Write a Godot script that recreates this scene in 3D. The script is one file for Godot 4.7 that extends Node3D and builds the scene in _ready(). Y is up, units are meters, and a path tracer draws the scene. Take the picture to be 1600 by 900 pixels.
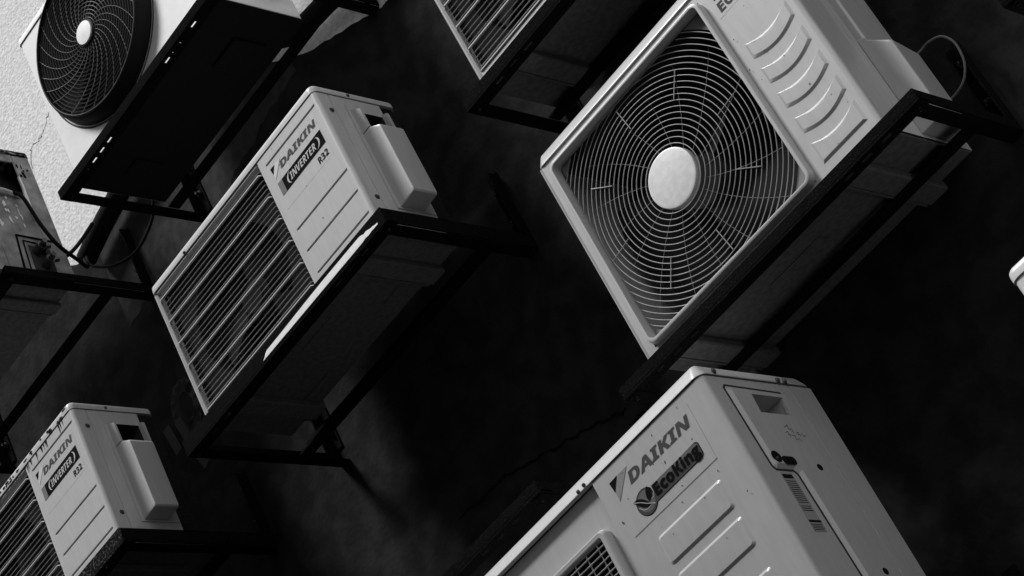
extends Node3D

# ---------------------------------------------------------------- mesh builder
class MB:
	var v := PackedVector3Array()
	func tri(a: Vector3, b: Vector3, c: Vector3) -> void:
		v.append(a); v.append(b); v.append(c)
	func quad(a: Vector3, b: Vector3, c: Vector3, d: Vector3) -> void:
		tri(a, b, c); tri(a, c, d)
	func box(p: Vector3, q: Vector3) -> void:
		var a := Vector3(minf(p.x, q.x), minf(p.y, q.y), minf(p.z, q.z))
		var b := Vector3(maxf(p.x, q.x), maxf(p.y, q.y), maxf(p.z, q.z))
		quad(Vector3(a.x, a.y, b.z), Vector3(b.x, a.y, b.z), Vector3(b.x, b.y, b.z), Vector3(a.x, b.y, b.z))
		quad(Vector3(b.x, a.y, a.z), Vector3(a.x, a.y, a.z), Vector3(a.x, b.y, a.z), Vector3(b.x, b.y, a.z))
		quad(Vector3(b.x, a.y, b.z), Vector3(b.x, a.y, a.z), Vector3(b.x, b.y, a.z), Vector3(b.x, b.y, b.z))
		quad(Vector3(a.x, a.y, a.z), Vector3(a.x, a.y, b.z), Vector3(a.x, b.y, b.z), Vector3(a.x, b.y, a.z))
		quad(Vector3(a.x, b.y, b.z), Vector3(b.x, b.y, b.z), Vector3(b.x, b.y, a.z), Vector3(a.x, b.y, a.z))
		quad(Vector3(a.x, a.y, a.z), Vector3(b.x, a.y, a.z), Vector3(b.x, a.y, b.z), Vector3(a.x, a.y, b.z))
	# box with chamfered edges
	func cbox(p: Vector3, q: Vector3, c: float) -> void:
		var lo := Vector3(minf(p.x, q.x), minf(p.y, q.y), minf(p.z, q.z))
		var hi := Vector3(maxf(p.x, q.x), maxf(p.y, q.y), maxf(p.z, q.z))
		var m := (lo + hi) * 0.5
		var h := (hi - lo) * 0.5
		c = minf(c, minf(h.x, minf(h.y, h.z)) * 0.9)
		for ax in 3:
			var b := (ax + 1) % 3
			var d := (ax + 2) % 3
			for s in [-1.0, 1.0]:
				var pts := []
				for k in [[-1.0, -1.0], [1.0, -1.0], [1.0, 1.0], [-1.0, 1.0]]:
					var e := Vector3.ZERO
					e[ax] = s * h[ax]; e[b] = k[0] * (h[b] - c); e[d] = k[1] * (h[d] - c)
					pts.append(m + e)
				if s > 0: quad(pts[0], pts[1], pts[2], pts[3])
				else: quad(pts[3], pts[2], pts[1], pts[0])
			for sb in [-1.0, 1.0]:
				for sd in [-1.0, 1.0]:
					var q4 := []
					for k in [[-1.0, 0], [1.0, 0], [1.0, 1], [-1.0, 1]]:
						var e := Vector3.ZERO
						e[ax] = k[0] * (h[ax] - c)
						if k[1] == 0:
							e[b] = sb * h[b]; e[d] = sd * (h[d] - c)
						else:
							e[b] = sb * (h[b] - c); e[d] = sd * h[d]
						q4.append(m + e)
					facing(q4, m)
		for sx in [-1.0, 1.0]:
			for sy in [-1.0, 1.0]:
				for sz in [-1.0, 1.0]:
					var t := [m + Vector3(sx * h.x, sy * (h.y - c), sz * (h.z - c)), m + Vector3(sx * (h.x - c), sy * h.y, sz * (h.z - c)), m + Vector3(sx * (h.x - c), sy * (h.y - c), sz * h.z)]
					facing(t, m)
	# face turned away from a point
	func facing(p: Array, from: Vector3) -> void:
		var n: Vector3 = (p[1] - p[0]).cross(p[2] - p[0])
		var o: Vector3 = p[0] - from
		if n.dot(o) < 0.0: p.reverse()
		if p.size() == 4: quad(p[0], p[1], p[2], p[3])
		else: tri(p[0], p[1], p[2])
	func fan(r: PackedVector3Array, flip := false) -> void:
		var c := Vector3.ZERO
		for p in r: c += p
		c /= r.size()
		for i in r.size():
			var j := (i + 1) % r.size()
			if flip: tri(c, r[j], r[i])
			else: tri(c, r[i], r[j])
	# rings of equal length, joined; ring points run anticlockwise seen from the end they lead to
	func loft(rings: Array, cap0 := true, cap1 := true, closed := true) -> void:
		for k in rings.size() - 1:
			var a: PackedVector3Array = rings[k]
			var b: PackedVector3Array = rings[k + 1]
			var n := a.size()
			for i in (n if closed else n - 1):
				var j := (i + 1) % n
				quad(a[i], a[j], b[j], b[i])
		if cap0: fan(rings[0], true)
		if cap1: fan(rings[rings.size() - 1])
	func tube(path: PackedVector3Array, r: float, n := 6, closed := false) -> void:
		var rings := []
		var m := path.size()
		var up := Vector3.ZERO
		for i in m:
			var t: Vector3
			if closed: t = path[(i + 1) % m] - path[(i + m - 1) % m]
			else: t = path[mini(i + 1, m - 1)] - path[maxi(i - 1, 0)]
			t = t.normalized()
			if up == Vector3.ZERO: up = t.cross(Vector3(0.31, 0.87, 0.39)).normalized()
			var s := up.cross(t).normalized()
			up = t.cross(s).normalized()
			var ring := PackedVector3Array()
			for k in n:
				var a := TAU * k / n
				ring.append(path[i] + (s * cos(a) - up * sin(a)) * r)
			rings.append(ring)
		if closed: rings.append(rings[0])
		loft(rings, not closed, not closed)
	# polygon in a plane, pushed from d0 to d1 along the third axis. plane: "xy" (depth z), "zy" (depth x), "xz" (depth y)
	func extrude(poly: PackedVector2Array, d0: float, d1: float, plane := "xy") -> void:
		var idx := Geometry2D.triangulate_polygon(poly)
		var n := poly.size()
		var mid := 0.5 * (d0 + d1)
		for s in [d0, d1]:
			for i in range(0, idx.size(), 3):
				var p := [at(poly[idx[i]], s, plane), at(poly[idx[i + 1]], s, plane), at(poly[idx[i + 2]], s, plane)]
				var c: Vector3 = (p[0] + p[1] + p[2]) / 3.0
				var f := c
				if plane == "xy": f.z = mid
				elif plane == "zy": f.x = mid
				else: f.y = mid
				facing(p, f)
		for i in n:
			var a := poly[i]
			var b := poly[(i + 1) % n]
			var mm := (a + b) * 0.5
			var o := (b - a).orthogonal().normalized()
			var inside := Geometry2D.is_point_in_polygon(mm + o * 0.0002, poly)
			var inner := at(mm + o * (0.001 if inside else -0.001), mid, plane)
			facing([at(a, d0, plane), at(b, d0, plane), at(b, d1, plane), at(a, d1, plane)], inner)
	func at(p: Vector2, d: float, plane: String) -> Vector3:
		if plane == "xy": return Vector3(p.x, p.y, d)
		if plane == "zy": return Vector3(d, p.y, p.x)
		return Vector3(p.x, d, p.y)
	# grid of points: g[i][j]; drop holds cells left out
	func grid(g: Array, drop := {}) -> void:
		for i in g.size() - 1:
			for j in g[i].size() - 1:
				if drop.has(Vector2i(i, j)): continue
				quad(g[i][j], g[i + 1][j], g[i + 1][j + 1], g[i][j + 1])
	func lathe(prof: PackedVector2Array, c: Vector3, n := 40, cap1 := true, cap0 := false) -> void:   # (radius, z), about the z axis
		var rings := []
		for p in prof:
			var ring := PackedVector3Array()
			for k in n:
				var a := TAU * k / n
				ring.append(c + Vector3(cos(a) * p.x, sin(a) * p.x, p.y))
			rings.append(ring)
		loft(rings, cap0, cap1)

# rounded rectangle, anticlockwise
func rrect(x0: float, y0: float, x1: float, y1: float, r: float, k := 5) -> PackedVector2Array:
	var out := PackedVector2Array()
	var cs := [Vector2(x1 - r, y0 + r), Vector2(x1 - r, y1 - r), Vector2(x0 + r, y1 - r), Vector2(x0 + r, y0 + r)]
	for q in 4:
		for i in k + 1:
			var a := -PI / 2 + q * PI / 2 + (PI / 2) * i / k
			out.append(cs[q] + Vector2(cos(a), sin(a)) * r)
	return out
func ring(p: PackedVector2Array, d: float, plane := "xy") -> PackedVector3Array:
	var m := MB.new()
	var o := PackedVector3Array()
	for q in p: o.append(m.at(q, d, plane))
	return o

# ---------------------------------------------------------------- objects
var O := Vector3.ZERO          # base of the thing being built
var names := {}
func numbered(n: String) -> String:
	var k: int = names.get(n, 0)
	names[n] = k + 1
	return n if k == 0 else "%s_%03d" % [n, k]
func mesh_of(m: MB, angle := 38.0) -> ArrayMesh:
	var n := m.v.size()
	var fnorm := PackedVector3Array()
	var at := {}
	for i in range(0, n, 3):
		var f := (m.v[i + 1] - m.v[i]).cross(m.v[i + 2] - m.v[i])
		fnorm.append(f)
		for k in 3:
			var q := Vector3i((m.v[i + k] * 20000.0).round())
			if not at.has(q): at[q] = PackedInt32Array()
			at[q].append(i / 3)
	var lim := cos(deg_to_rad(angle))
	var vs := PackedVector3Array()
	var ns := PackedVector3Array()
	for i in range(0, n, 3):
		var f := fnorm[i / 3]
		var u := f.normalized()
		if f.length_squared() < 1e-20: continue
		for k in [0, 2, 1]:
			var p := m.v[i + k]
			var s := Vector3.ZERO
			for j in at[Vector3i((p * 20000.0).round())]:
				var g := fnorm[j]
				if g.normalized().dot(u) > lim: s += g
			if s.length_squared() < 1e-22: s = u
			vs.append(p - O); ns.append(s.normalized())
	var arr := []
	arr.resize(Mesh.ARRAY_MAX)
	arr[Mesh.ARRAY_VERTEX] = vs
	arr[Mesh.ARRAY_NORMAL] = ns
	var am := ArrayMesh.new()
	am.add_surface_from_arrays(Mesh.PRIMITIVE_TRIANGLES, arr)
	return am
func obj(called: String, m: MB, mat: Material, parent: Node = null, angle := 38.0) -> MeshInstance3D:
	var o := MeshInstance3D.new()
	o.mesh = mesh_of(m, angle)
	o.material_override = mat
	if parent == null:
		o.name = numbered(called); o.position = O
		add_child(o)
	else:
		o.name = called
		parent.add_child(o, true)
	return o
func thing(called: String, label: String, category: String, base: Vector3, group := "") -> Node3D:
	var o := Node3D.new()
	o.name = numbered(called)
	o.position = base
	add_child(o)
	O = base
	tag(o, label, category, group)
	return o
func tag(o: Node, label: String, category: String, group := "") -> void:
	o.set_meta("label", label)
	o.set_meta("category", category)
	if group != "": o.set_meta("group", group)
func copy(o: Node3D, shift: Vector3, label: String) -> Node3D:
	var c: Node3D = o.duplicate()
	c.name = numbered(String(o.name).rstrip("0123456789_"))
	add_child(c)
	c.position = o.position + shift
	c.set_meta("label", label)
	O = c.position
	return c

# ---------------------------------------------------------------- materials
func grey(v: float) -> Color:
	return Color(v, v, v).linear_to_srgb()
func noise_tex(freq: float, lo: float, hi: float, seed_: int, size := 512, pos := [0.3, 0.7], octaves := 5) -> NoiseTexture2D:
	var n := FastNoiseLite.new()
	n.seed = seed_; n.frequency = freq; n.fractal_octaves = octaves
	n.noise_type = FastNoiseLite.TYPE_SIMPLEX_SMOOTH
	var t := NoiseTexture2D.new()
	t.width = size; t.height = size; t.seamless = true; t.noise = n
	var g := Gradient.new()
	g.offsets = PackedFloat32Array([0.0, pos[0], pos[1], 1.0])
	g.colors = PackedColorArray([grey(lo), grey(lo), grey(hi), grey(hi)])
	t.color_ramp = g
	return t
func noise_normal(freq: float, seed_: int, bump: float, size := 512) -> NoiseTexture2D:
	var n := FastNoiseLite.new()
	n.seed = seed_; n.frequency = freq; n.fractal_octaves = 5
	n.noise_type = FastNoiseLite.TYPE_SIMPLEX_SMOOTH
	var t := NoiseTexture2D.new()
	t.width = size; t.height = size; t.seamless = true; t.noise = n
	t.as_normal_map = true; t.bump_strength = bump
	return t
func mat(base: float, rough := 0.5, metal := 0.0) -> StandardMaterial3D:
	var m := StandardMaterial3D.new()
	m.albedo_color = grey(base)
	m.roughness = rough; m.metallic = metal
	m.metallic_specular = 0.5 if base > 0.3 or metal > 0.0 else 0.12
	return m
func mottled(lo: float, hi: float, freq: float, scale_: float, seed_: int, rough := 0.5, pos := [0.3, 0.7]) -> StandardMaterial3D:
	var m := StandardMaterial3D.new()
	m.albedo_texture = noise_tex(freq, lo, hi, seed_, 512, pos)
	m.uv1_triplanar = true; m.uv1_world_triplanar = true
	m.uv1_scale = Vector3.ONE * scale_
	m.roughness = rough
	m.metallic_specular = 0.5 if hi > 0.3 else 0.12
	return m
var M := {}
func make_materials() -> void:
	M.beige = mottled(0.455, 0.485, 0.03, 1.0, 3, 0.36, [0.25, 0.75])
	M.beige.uv1_scale = Vector3(3.2, 0.55, 3.2)
	M.beige_d = mottled(0.455, 0.485, 0.03, 1.0, 8, 0.38, [0.25, 0.75])
	M.beige_d.uv1_scale = Vector3(3.0, 0.6, 3.0)
	M.white = mottled(0.82, 0.86, 0.03, 1.2, 5, 0.42)
	M.new_white = mottled(0.84, 0.88, 0.03, 1.2, 6, 0.4)
	for q in [M.beige, M.beige_d, M.white, M.new_white]:
		q.clearcoat_enabled = true; q.clearcoat = 0.5; q.clearcoat_roughness = 0.22
	M.hub = mottled(0.66, 0.74, 0.03, 3.0, 6, 0.38)
	M.slat = mat(0.41, 0.5)
	M.plate = mat(0.25, 0.5)
	M.wire = mat(0.33, 0.45)
	M.black_plastic = mat(0.025, 0.5)
	M.shroud = mat(0.025, 0.85)
	M.shroud.metallic_specular = 0.03
	M.guard_fin = mat(0.07, 0.35)
	M.guard_rib = mat(0.20, 0.35)  # black ribs lightened so the colour carries their highlights
	M.inside = mat(0.05, 0.9)
	M.pocket_dark = mat(0.04, 0.95)  # dark colour of the handle pocket walls
	M.fan = mat(0.03, 0.85)
	M.fan.metallic_specular = 0.03
	M.dark_fins = mat(0.05, 0.7)
	M.steel = mottled(0.006, 0.035, 0.16, 3.0, 11, 0.8, [0.62, 0.80])
	M.steel.metallic_specular = 0.05
	M.steel_worn = mottled(0.01, 0.12, 0.06, 4.0, 12, 0.5, [0.55, 0.75])
	M.crust = mottled(0.006, 0.10, 0.06, 3.0, 25, 0.7, [0.52, 0.78])
	M.dirt = mat(0.07, 0.9)
	M.bare = mottled(0.86, 0.93, 0.03, 3.0, 13, 0.35)  # near-white colour for the painted sun fleck on the rail
	M.pan = mottled(0.105, 0.135, 0.05, 2.0, 14, 0.6)
	M.rubber = mat(0.012, 0.6)
	M.foam = mottled(0.008, 0.016, 0.06, 4.0, 15, 0.8)
	M.ink = mat(0.012, 0.7)
	M.ink.metallic_specular = 0.03
	M.ink_grey = mat(0.085, 0.6)
	M.ink_mid = mat(0.29, 0.36)
	M.film = mat(0.50, 0.3)
	M.pill = mat(0.075, 0.5)
	M.pill_lt = mat(0.15, 0.5)
	M.screw = mat(0.35, 0.3, 0.9)
	M.hole = mat(0.01, 0.7)
	M.paper = mat(0.30, 0.5)
	M.grime = mat(0.02, 0.85)
	M.rusty = mottled(0.16, 0.34, 0.02, 1.6, 16, 0.6, [0.2, 0.8])
	M.chip = mat(0.75, 0.4)
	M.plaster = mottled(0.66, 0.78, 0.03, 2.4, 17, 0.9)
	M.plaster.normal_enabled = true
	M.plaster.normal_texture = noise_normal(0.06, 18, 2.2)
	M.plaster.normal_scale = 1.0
	M.shade_band = mottled(0.035, 0.05, 0.03, 1.4, 24, 0.9)  # wall grey darkened for shade under the white unit
	M.dark_wall = mottled(0.015, 0.024, 0.02, 1.0, 19, 0.85)  # dark tone of the wall below the ragged edge
	M.dark_wall.normal_enabled = true
	M.dark_wall.normal_texture = noise_normal(0.10, 20, 1.0)
	M.dark_wall.normal_scale = 0.5
	M.graffiti = mat(0.06, 0.8)
	M.crack = mat(0.006, 0.9)
	M.film_c = mat(0.435, 0.42)
	M.film_b = mat(0.45, 0.45)
	M.film_d = mat(0.455, 0.45)
	M.ink_pale = mat(0.54, 0.45)
	M.ink_fade = mat(0.18, 0.45)
	M.pan_shade = mat(0.015, 0.5)  # pan coloured dark for the shade under the white unit
	M.rust_dark = mottled(0.012, 0.30, 0.03, 2.6, 23, 0.6, [0.5, 0.68])
	M.chip_dull = mat(0.35, 0.6)
	M.valve = mat(0.10, 0.35, 0.7)
	M.bolt = mat(0.45, 0.35, 0.8)
	M.crack_pale = mat(0.12, 0.9)
	M.grey_cable = mat(0.13, 0.5)
	M.asphalt = mottled(0.03, 0.045, 0.05, 0.6, 21, 0.9)
	M.facade = mottled(0.06, 0.09, 0.02, 0.3, 22, 0.85)
	M.pane = mat(0.02, 0.1)

# ---------------------------------------------------------------- lettering
var bold: Font
func bold_text(called: String, s: String, x0: float, y0: float, w: float, h: float, d: float, mt: Material, parent: Node, e: float) -> void:
	# heavier face: the outline drawn five times, each a little aside and a hair above the last
	var o := text(called, s, x0, y0, w, h, d, mt, parent)
	var base := o.mesh.surface_get_arrays(0)
	var vs: PackedVector3Array = base[Mesh.ARRAY_VERTEX]
	var ns: PackedVector3Array = base[Mesh.ARRAY_NORMAL]
	var v2 := PackedVector3Array()
	var n2 := PackedVector3Array()
	var k := 0
	for q in [Vector2(0, 0), Vector2(e, 0), Vector2(-e, 0), Vector2(0, e), Vector2(0, -e)]:
		for i in vs.size():
			v2.append(vs[i] + Vector3(q.x, q.y, 0.00012 * k)); n2.append(ns[i])
		k += 1
	var arr := []
	arr.resize(Mesh.ARRAY_MAX)
	arr[Mesh.ARRAY_VERTEX] = v2
	arr[Mesh.ARRAY_NORMAL] = n2
	var am := ArrayMesh.new()
	am.add_surface_from_arrays(Mesh.PRIMITIVE_TRIANGLES, arr)
	o.mesh = am
func text(called: String, s: String, x0: float, y0: float, w: float, h: float, d: float, mt: Material, parent: Node, shear := 0.0, plane := "xy", fat := 0.0) -> MeshInstance3D:
	var t := TextMesh.new()
	t.text = s
	if fat > 0.0:
		var fv := FontVariation.new()
		fv.base_font = bold; fv.variation_embolden = fat
		t.font = fv
	else:
		t.font = bold
	t.font_size = 64; t.pixel_size = 0.01; t.depth = 0.0
	var a := t.surface_get_arrays(0)
	var vs: PackedVector3Array = a[Mesh.ARRAY_VERTEX]
	var ix: PackedInt32Array = a[Mesh.ARRAY_INDEX]
	var lo := Vector3(1e9, 1e9, 1e9)
	var hi := -lo
	for p in vs:
		lo = lo.min(p); hi = hi.max(p)
	var m := MB.new()
	var sx := (w - absf(shear) * h) / (hi.x - lo.x)
	var sy := h / (hi.y - lo.y)
	for i in range(0, ix.size(), 3):
		var q := []
		for k in 3:
			var p := vs[ix[i + k]]
			var yy := (p.y - lo.y) * sy
			q.append(m.at(Vector2(x0 + (p.x - lo.x) * sx + yy * shear, y0 + yy), d, plane))
		var c: Vector3 = q[0]
		if plane == "xy": c.z -= 1.0
		else: c.x -= 1.0
		m.facing(q, c)
	return obj(called, m, mt, parent)
# thin flat print or film: polygon of 0.4 mm
func film(called: String, poly: Array, d: float, mt: Material, parent: Node, plane := "xy", th := 0.0006) -> MeshInstance3D:
	var p := PackedVector2Array()
	for q in poly: p.append(q)
	var m := MB.new()
	m.extrude(p, d, d + th, plane)
	return obj(called, m, mt, parent)
func stroke(m: MB, pts: Array, w: float, d: float, plane := "xy") -> void:
	for i in pts.size() - 1:
		var a: Vector2 = pts[i]
		var b: Vector2 = pts[i + 1]
		var n := (b - a).orthogonal().normalized() * w * 0.5
		var e := (b - a).normalized() * w * 0.3
		var q := [m.at(a - n - e, d, plane), m.at(b - n + e, d, plane), m.at(b + n + e, d, plane), m.at(a + n - e, d, plane)]
		var c: Vector3 = q[0]
		if plane == "xy": c.z -= 1.0
		else: c.x -= 1.0
		m.facing(q, c)
func screw(c: Vector3, plane: String, parent: Node, r := 0.0045) -> void:
	var m := MB.new()
	var prof := [[r * 1.5, 0.0], [r * 1.5, 0.0008], [r, 0.001], [r, 0.003], [r * 0.6, 0.004]]
	var rings := []
	for p in prof:
		var rg := PackedVector3Array()
		for k in 10:
			var a := TAU * k / 10
			if plane == "xy": rg.append(c + Vector3(cos(a) * p[0], sin(a) * p[0], p[1]))
			else: rg.append(c + Vector3(p[1], sin(a) * p[0], -cos(a) * p[0]))
		rings.append(rg)
	m.loft(rings, false, true)
	obj("screw", m, M.ink_grey, parent)

# ---------------------------------------------------------------- shared unit pieces
# lid: shallow tray with rounded corners, between x0..x1, z0..z1, from y0 up
func lid(x0: float, x1: float, z0: float, z1: float, y0: float, h: float, r: float, mt: Material, parent: Node, slope := 0.0) -> MeshInstance3D:
	var m := MB.new()
	var rings := []
	var steps := [[0.006, 0.0], [0.0, 0.0], [0.0, h * 0.5], [0.0012, h * 0.78], [0.0045, h * 0.94], [0.010, h]]
	if slope > 0.0: steps = [[0.006, 0.0], [0.0, 0.0], [0.0005, h * 0.12], [slope * 0.8, h * 0.80], [slope, h * 0.92], [slope + 0.004, h * 0.985], [slope + 0.012, h]]
	for s in steps:
		var i: float = s[0]
		var p := rrect(x0 + i, -(z1 - i), x1 - i, -(z0 + i), maxf(r - i, 0.002), 6)
		var rg := PackedVector3Array()
		for q in p: rg.append(Vector3(q.x, y0 + s[1], -q.y))
		rings.append(rg)
	m.loft(rings, true, true)
	return obj("lid", m, mt, parent)
func feet(xs: Array, w: float, z0: float, z1: float, y0: float, y1: float, parent: Node, mt: Material = null) -> void:
	for x in xs:
		var m := MB.new()
		m.cbox(Vector3(x - w / 2, y0, z0), Vector3(x + w / 2, y1, z1), 0.003)
		m.box(Vector3(x - w / 2 - 0.004, y0, z0 + 0.01), Vector3(x - w / 2, y0 + 0.006, z1 - 0.01))
		obj("foot", m, mt if mt else M.pan, parent)
# sheet bent along a plan profile (x, z) and running up the rows of y; lift(i, j) gives a push along z or x
func sheet(prof: Array, rows: Array, lift: Callable, drop := {}) -> MB:
	var g := []
	for i in prof.size():
		var col := []
		for j in rows.size():
			col.append(Vector3(prof[i].x, rows[j], prof[i].y) + lift.call(i, j))
		g.append(col)
	var m := MB.new()
	m.grid(g, drop)
	return m
func arc(c: Vector2, r: float, a0: float, a1: float, n: int) -> Array:
	var o := []
	for i in n + 1:
		var a := lerpf(a0, a1, float(i) / n)
		o.append(c + Vector2(cos(a), sin(a)) * r)
	return o
# raised panel with sloping edges; ring outline given with its inset
func raised(outer: PackedVector2Array, inner: PackedVector2Array, z: float, h: float, mt: Material, parent: Node, called := "embossed_panel") -> void:
	var m := MB.new()
	var mid := PackedVector2Array()
	for i in outer.size(): mid.append(outer[i].lerp(inner[i], 0.9))
	m.loft([ring(outer, z), ring(mid, z + h * 0.94), ring(inner, z + h)], false, true)
	obj(called, m, mt, parent, 30.0)

# ---------------------------------------------------------------- slatted unit (built where the middle one hangs)
func slat_unit(label: String) -> Node3D:
	var x0 := -2.971; var xd := -2.507; var x1 := -2.276
	var yb := 4.187; var yt := 4.588; var zb := 0.19; var zf := 0.434
	var t := thing("air_conditioner", label, "air conditioner", Vector3((x0 + x1) / 2, 4.168, (zb + zf) / 2), "slatted outdoor air conditioners")
	# casing: front service panel bent round into the right side
	var g0 := -2.486; var g1 := -2.293
	var prof := [Vector2(-2.513, zf - 0.02), Vector2(-2.513, zf - 0.006), Vector2(-2.511, zf - 0.0015), Vector2(-2.507, zf), Vector2(g0 - 0.004, zf), Vector2(g0, zf), Vector2(g1, zf), Vector2(g1 + 0.004, zf)]
	prof.append_array(arc(Vector2(x1 - 0.010, zf - 0.010), 0.010, PI / 2, 0.0, 5))
	prof.append_array([Vector2(x1, 0.394), Vector2(x1 - 0.002, 0.3932), Vector2(x1 - 0.002, 0.3918), Vector2(x1, 0.391)])
	var ip := prof.size()
	prof.append_array([Vector2(x1, 0.338), Vector2(x1, 0.248), Vector2(x1, 0.240), Vector2(x1 - 0.004, 0.238), Vector2(x1 - 0.03, 0.237)])
	var rows := [yb]
	var groove := {}
	for gy in [4.240, 4.303, 4.365, 4.5600]:
		rows.append_array([gy - 0.0050, gy - 0.0008, gy + 0.0010, gy + 0.0028])
		groove[snappedf(gy - 0.0008, 0.0001)] = true; groove[snappedf(gy + 0.0010, 0.0001)] = true
	rows.append(yt)
	var ir := -1
	for y in [4.498, 4.550]:
		for j in rows.size():
			if rows[j] > y:
				rows.insert(j, y)
				break
	var lift := func(i: int, j: int) -> Vector3:
		if (i == 5 or i == 6) and groove.has(snappedf(rows[j], 0.0001)): return Vector3(0, 0, -0.0028)
		return Vector3.ZERO
	ir = rows.find(4.498)
	obj("casing", sheet(prof, rows, lift, {Vector2i(ip, ir): true}), M.beige, t, 33.0)
	# dark fins standing in for the shaded rear of the side sheet
	var dark_fins := MB.new()
	for k in 96:
		var fy := yb + 0.008 + k * 0.0041
		dark_fins.box(Vector3(x1 - 0.10, fy, zb), Vector3(x1 - 0.006, fy + 0.0012, 0.2365))
	dark_fins.box(Vector3(x1 - 0.10, yb + 0.002, zb + 0.004), Vector3(x1 - 0.012, yt - 0.002, 0.2362))
	var co := obj("shade_fins", dark_fins, M.dark_fins, t)
	co.set_meta("kind", "stuff")
	# fan compartment
	var m := MB.new()
	m.cbox(Vector3(x0, yb, zb), Vector3(x0 + 0.012, yt, zf), 0.005)
	obj("side_wall", m, M.beige, t)
	m = MB.new()
	m.box(Vector3(x0 + 0.013, yb + 0.01, zb + 0.002), Vector3(xd - 0.008, yt - 0.002, zb + 0.012))
	m.box(Vector3(xd - 0.0065, yb + 0.01, zb + 0.002), Vector3(xd - 0.002, yt - 0.002, zf - 0.021))
	m.box(Vector3(x0 + 0.006, yt, zb + 0.006), Vector3(x1 - 0.006, yt + 0.0025, zf - 0.006))
	obj("inner_lining", m, M.inside, t)
	# dark fan shroud: plate with a round mouth, and its side walls
	m = MB.new()
	var sc := Vector2((x0 + xd) / 2, 4.39)
	var zs := zf - 0.030
	var q0 := Vector2(x0 + 0.014, yb + 0.008)
	var q1 := Vector2(xd - 0.009, yt - 0.003)
	for i in 48:
		var pa := []
		for e in [i, i + 1]:
			var a: float = TAU * e / 48.0
			var d := Vector2(cos(a), sin(a))
			var k := INF
			if absf(d.x) > 1e-6: k = minf(k, ((q1.x if d.x > 0 else q0.x) - sc.x) / d.x)
			if absf(d.y) > 1e-6: k = minf(k, ((q1.y if d.y > 0 else q0.y) - sc.y) / d.y)
			pa.append([sc + d * 0.172, sc + d * k])
		m.quad(Vector3(pa[0][0].x, pa[0][0].y, zs), Vector3(pa[0][1].x, pa[0][1].y, zs), Vector3(pa[1][1].x, pa[1][1].y, zs), Vector3(pa[1][0].x, pa[1][0].y, zs))
		m.quad(Vector3(pa[0][0].x, pa[0][0].y, zs - 0.06), Vector3(pa[0][0].x, pa[0][0].y, zs), Vector3(pa[1][0].x, pa[1][0].y, zs), Vector3(pa[1][0].x, pa[1][0].y, zs - 0.06))
	m.box(Vector3(x0 + 0.0125, yb + 0.006, zs), Vector3(x0 + 0.0135, yt - 0.008, zf - 0.021))
	obj("fan_shroud", m, M.shroud, t)
	# propeller fan
	m = MB.new()
	var fc := Vector3((x0 + xd) / 2, 4.39, 0.345)
	m.lathe(PackedVector2Array([Vector2(0.05, -0.03), Vector2(0.05, 0.02), Vector2(0.035, 0.035)]), fc, 20)
	for k in 3:
		var g := []
		for i in 7:
			var rr := lerpf(0.045, 0.165, i / 6.0)
			var col := []
			for j in 6:
				var a := TAU * k / 3.0 + lerpf(-0.1, 1.5, j / 5.0) + 0.4 * rr
				col.append(fc + Vector3(cos(a) * rr, sin(a) * rr, lerpf(-0.025, 0.025, j / 5.0)))
			g.append(col)
		m.grid(g)
	obj("fan", m, M.fan, t)
	# top and bottom borders of the grille
	m = MB.new()
	m.cbox(Vector3(x0 + 0.0125, yt - 0.006, zf - 0.02), Vector3(xd - 0.0075, yt, zf - 0.001), 0.002)
	obj("grille_border", m, M.beige, t)
	m = MB.new()
	m.cbox(Vector3(x0 + 0.0125, yb, zf - 0.02), Vector3(xd - 0.0075, 4.229, zf - 0.002), 0.002)
	obj("grille_border", m, M.beige, t)
	# slats
	var pitch := 0.01313
	var fine := MB.new()
	var bold_ := MB.new()
	for q in [[fine, 0.0011, zf - 0.0050, 0.013], [bold_, 0.0027, zf + 0.0015, 0.006]]:
		var b: MB = q[0]
		var hh: float = q[1]
		var zz: float = q[2]
		var dd: float = q[3]
		if b == fine:
			hh = 0.0009
		var sec := [Vector2(zz - dd, -0.0008), Vector2(zz - 0.002, -0.0012), Vector2(zz, -hh * 0.3), Vector2(zz, hh * 0.7), Vector2(zz - 0.003, hh), Vector2(zz - dd, hh * 0.6)]
		if b == fine: sec = [Vector2(zz - 0.0030, -0.0003), Vector2(zz - 0.0005, -0.0003), Vector2(zz, -0.0001), Vector2(zz, 0.0002), Vector2(zz - 0.0008, 0.0004), Vector2(zz - 0.0030, 0.0003)]
		var ra := PackedVector3Array()
		var rb := PackedVector3Array()
		var rc := PackedVector3Array()
		var rd := PackedVector3Array()
		for p in sec:
			ra.append(Vector3(x0 + 0.0122, p.y - 0.001, p.x - 0.008)); rb.append(Vector3(x0 + 0.018, p.y, p.x))
			rc.append(Vector3(xd - 0.014, p.y, p.x)); rd.append(Vector3(xd - 0.0075, p.y - 0.0035, p.x - 0.004))
		b.loft([rd, rc, rb, ra])
	var hold := O
	O = Vector3.ZERO
	var fine_mesh := mesh_of(fine)
	var bold_mesh := mesh_of(bold_)
	O = hold
	for k in 27:
		var o := MeshInstance3D.new()
		o.name = "slat"
		var strong := k % 5 == 1
		o.mesh = bold_mesh if strong else fine_mesh
		o.material_override = M.slat
		o.position = Vector3(0, 4.572 - k * pitch, 0) - O
		t.add_child(o, true)
	# lid
	lid(x0 - 0.002, x1 + 0.002, zb - 0.004, zf + 0.002, yt + 0.0022, 0.021, 0.016, M.beige, t)
	# base
	m = MB.new()
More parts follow.
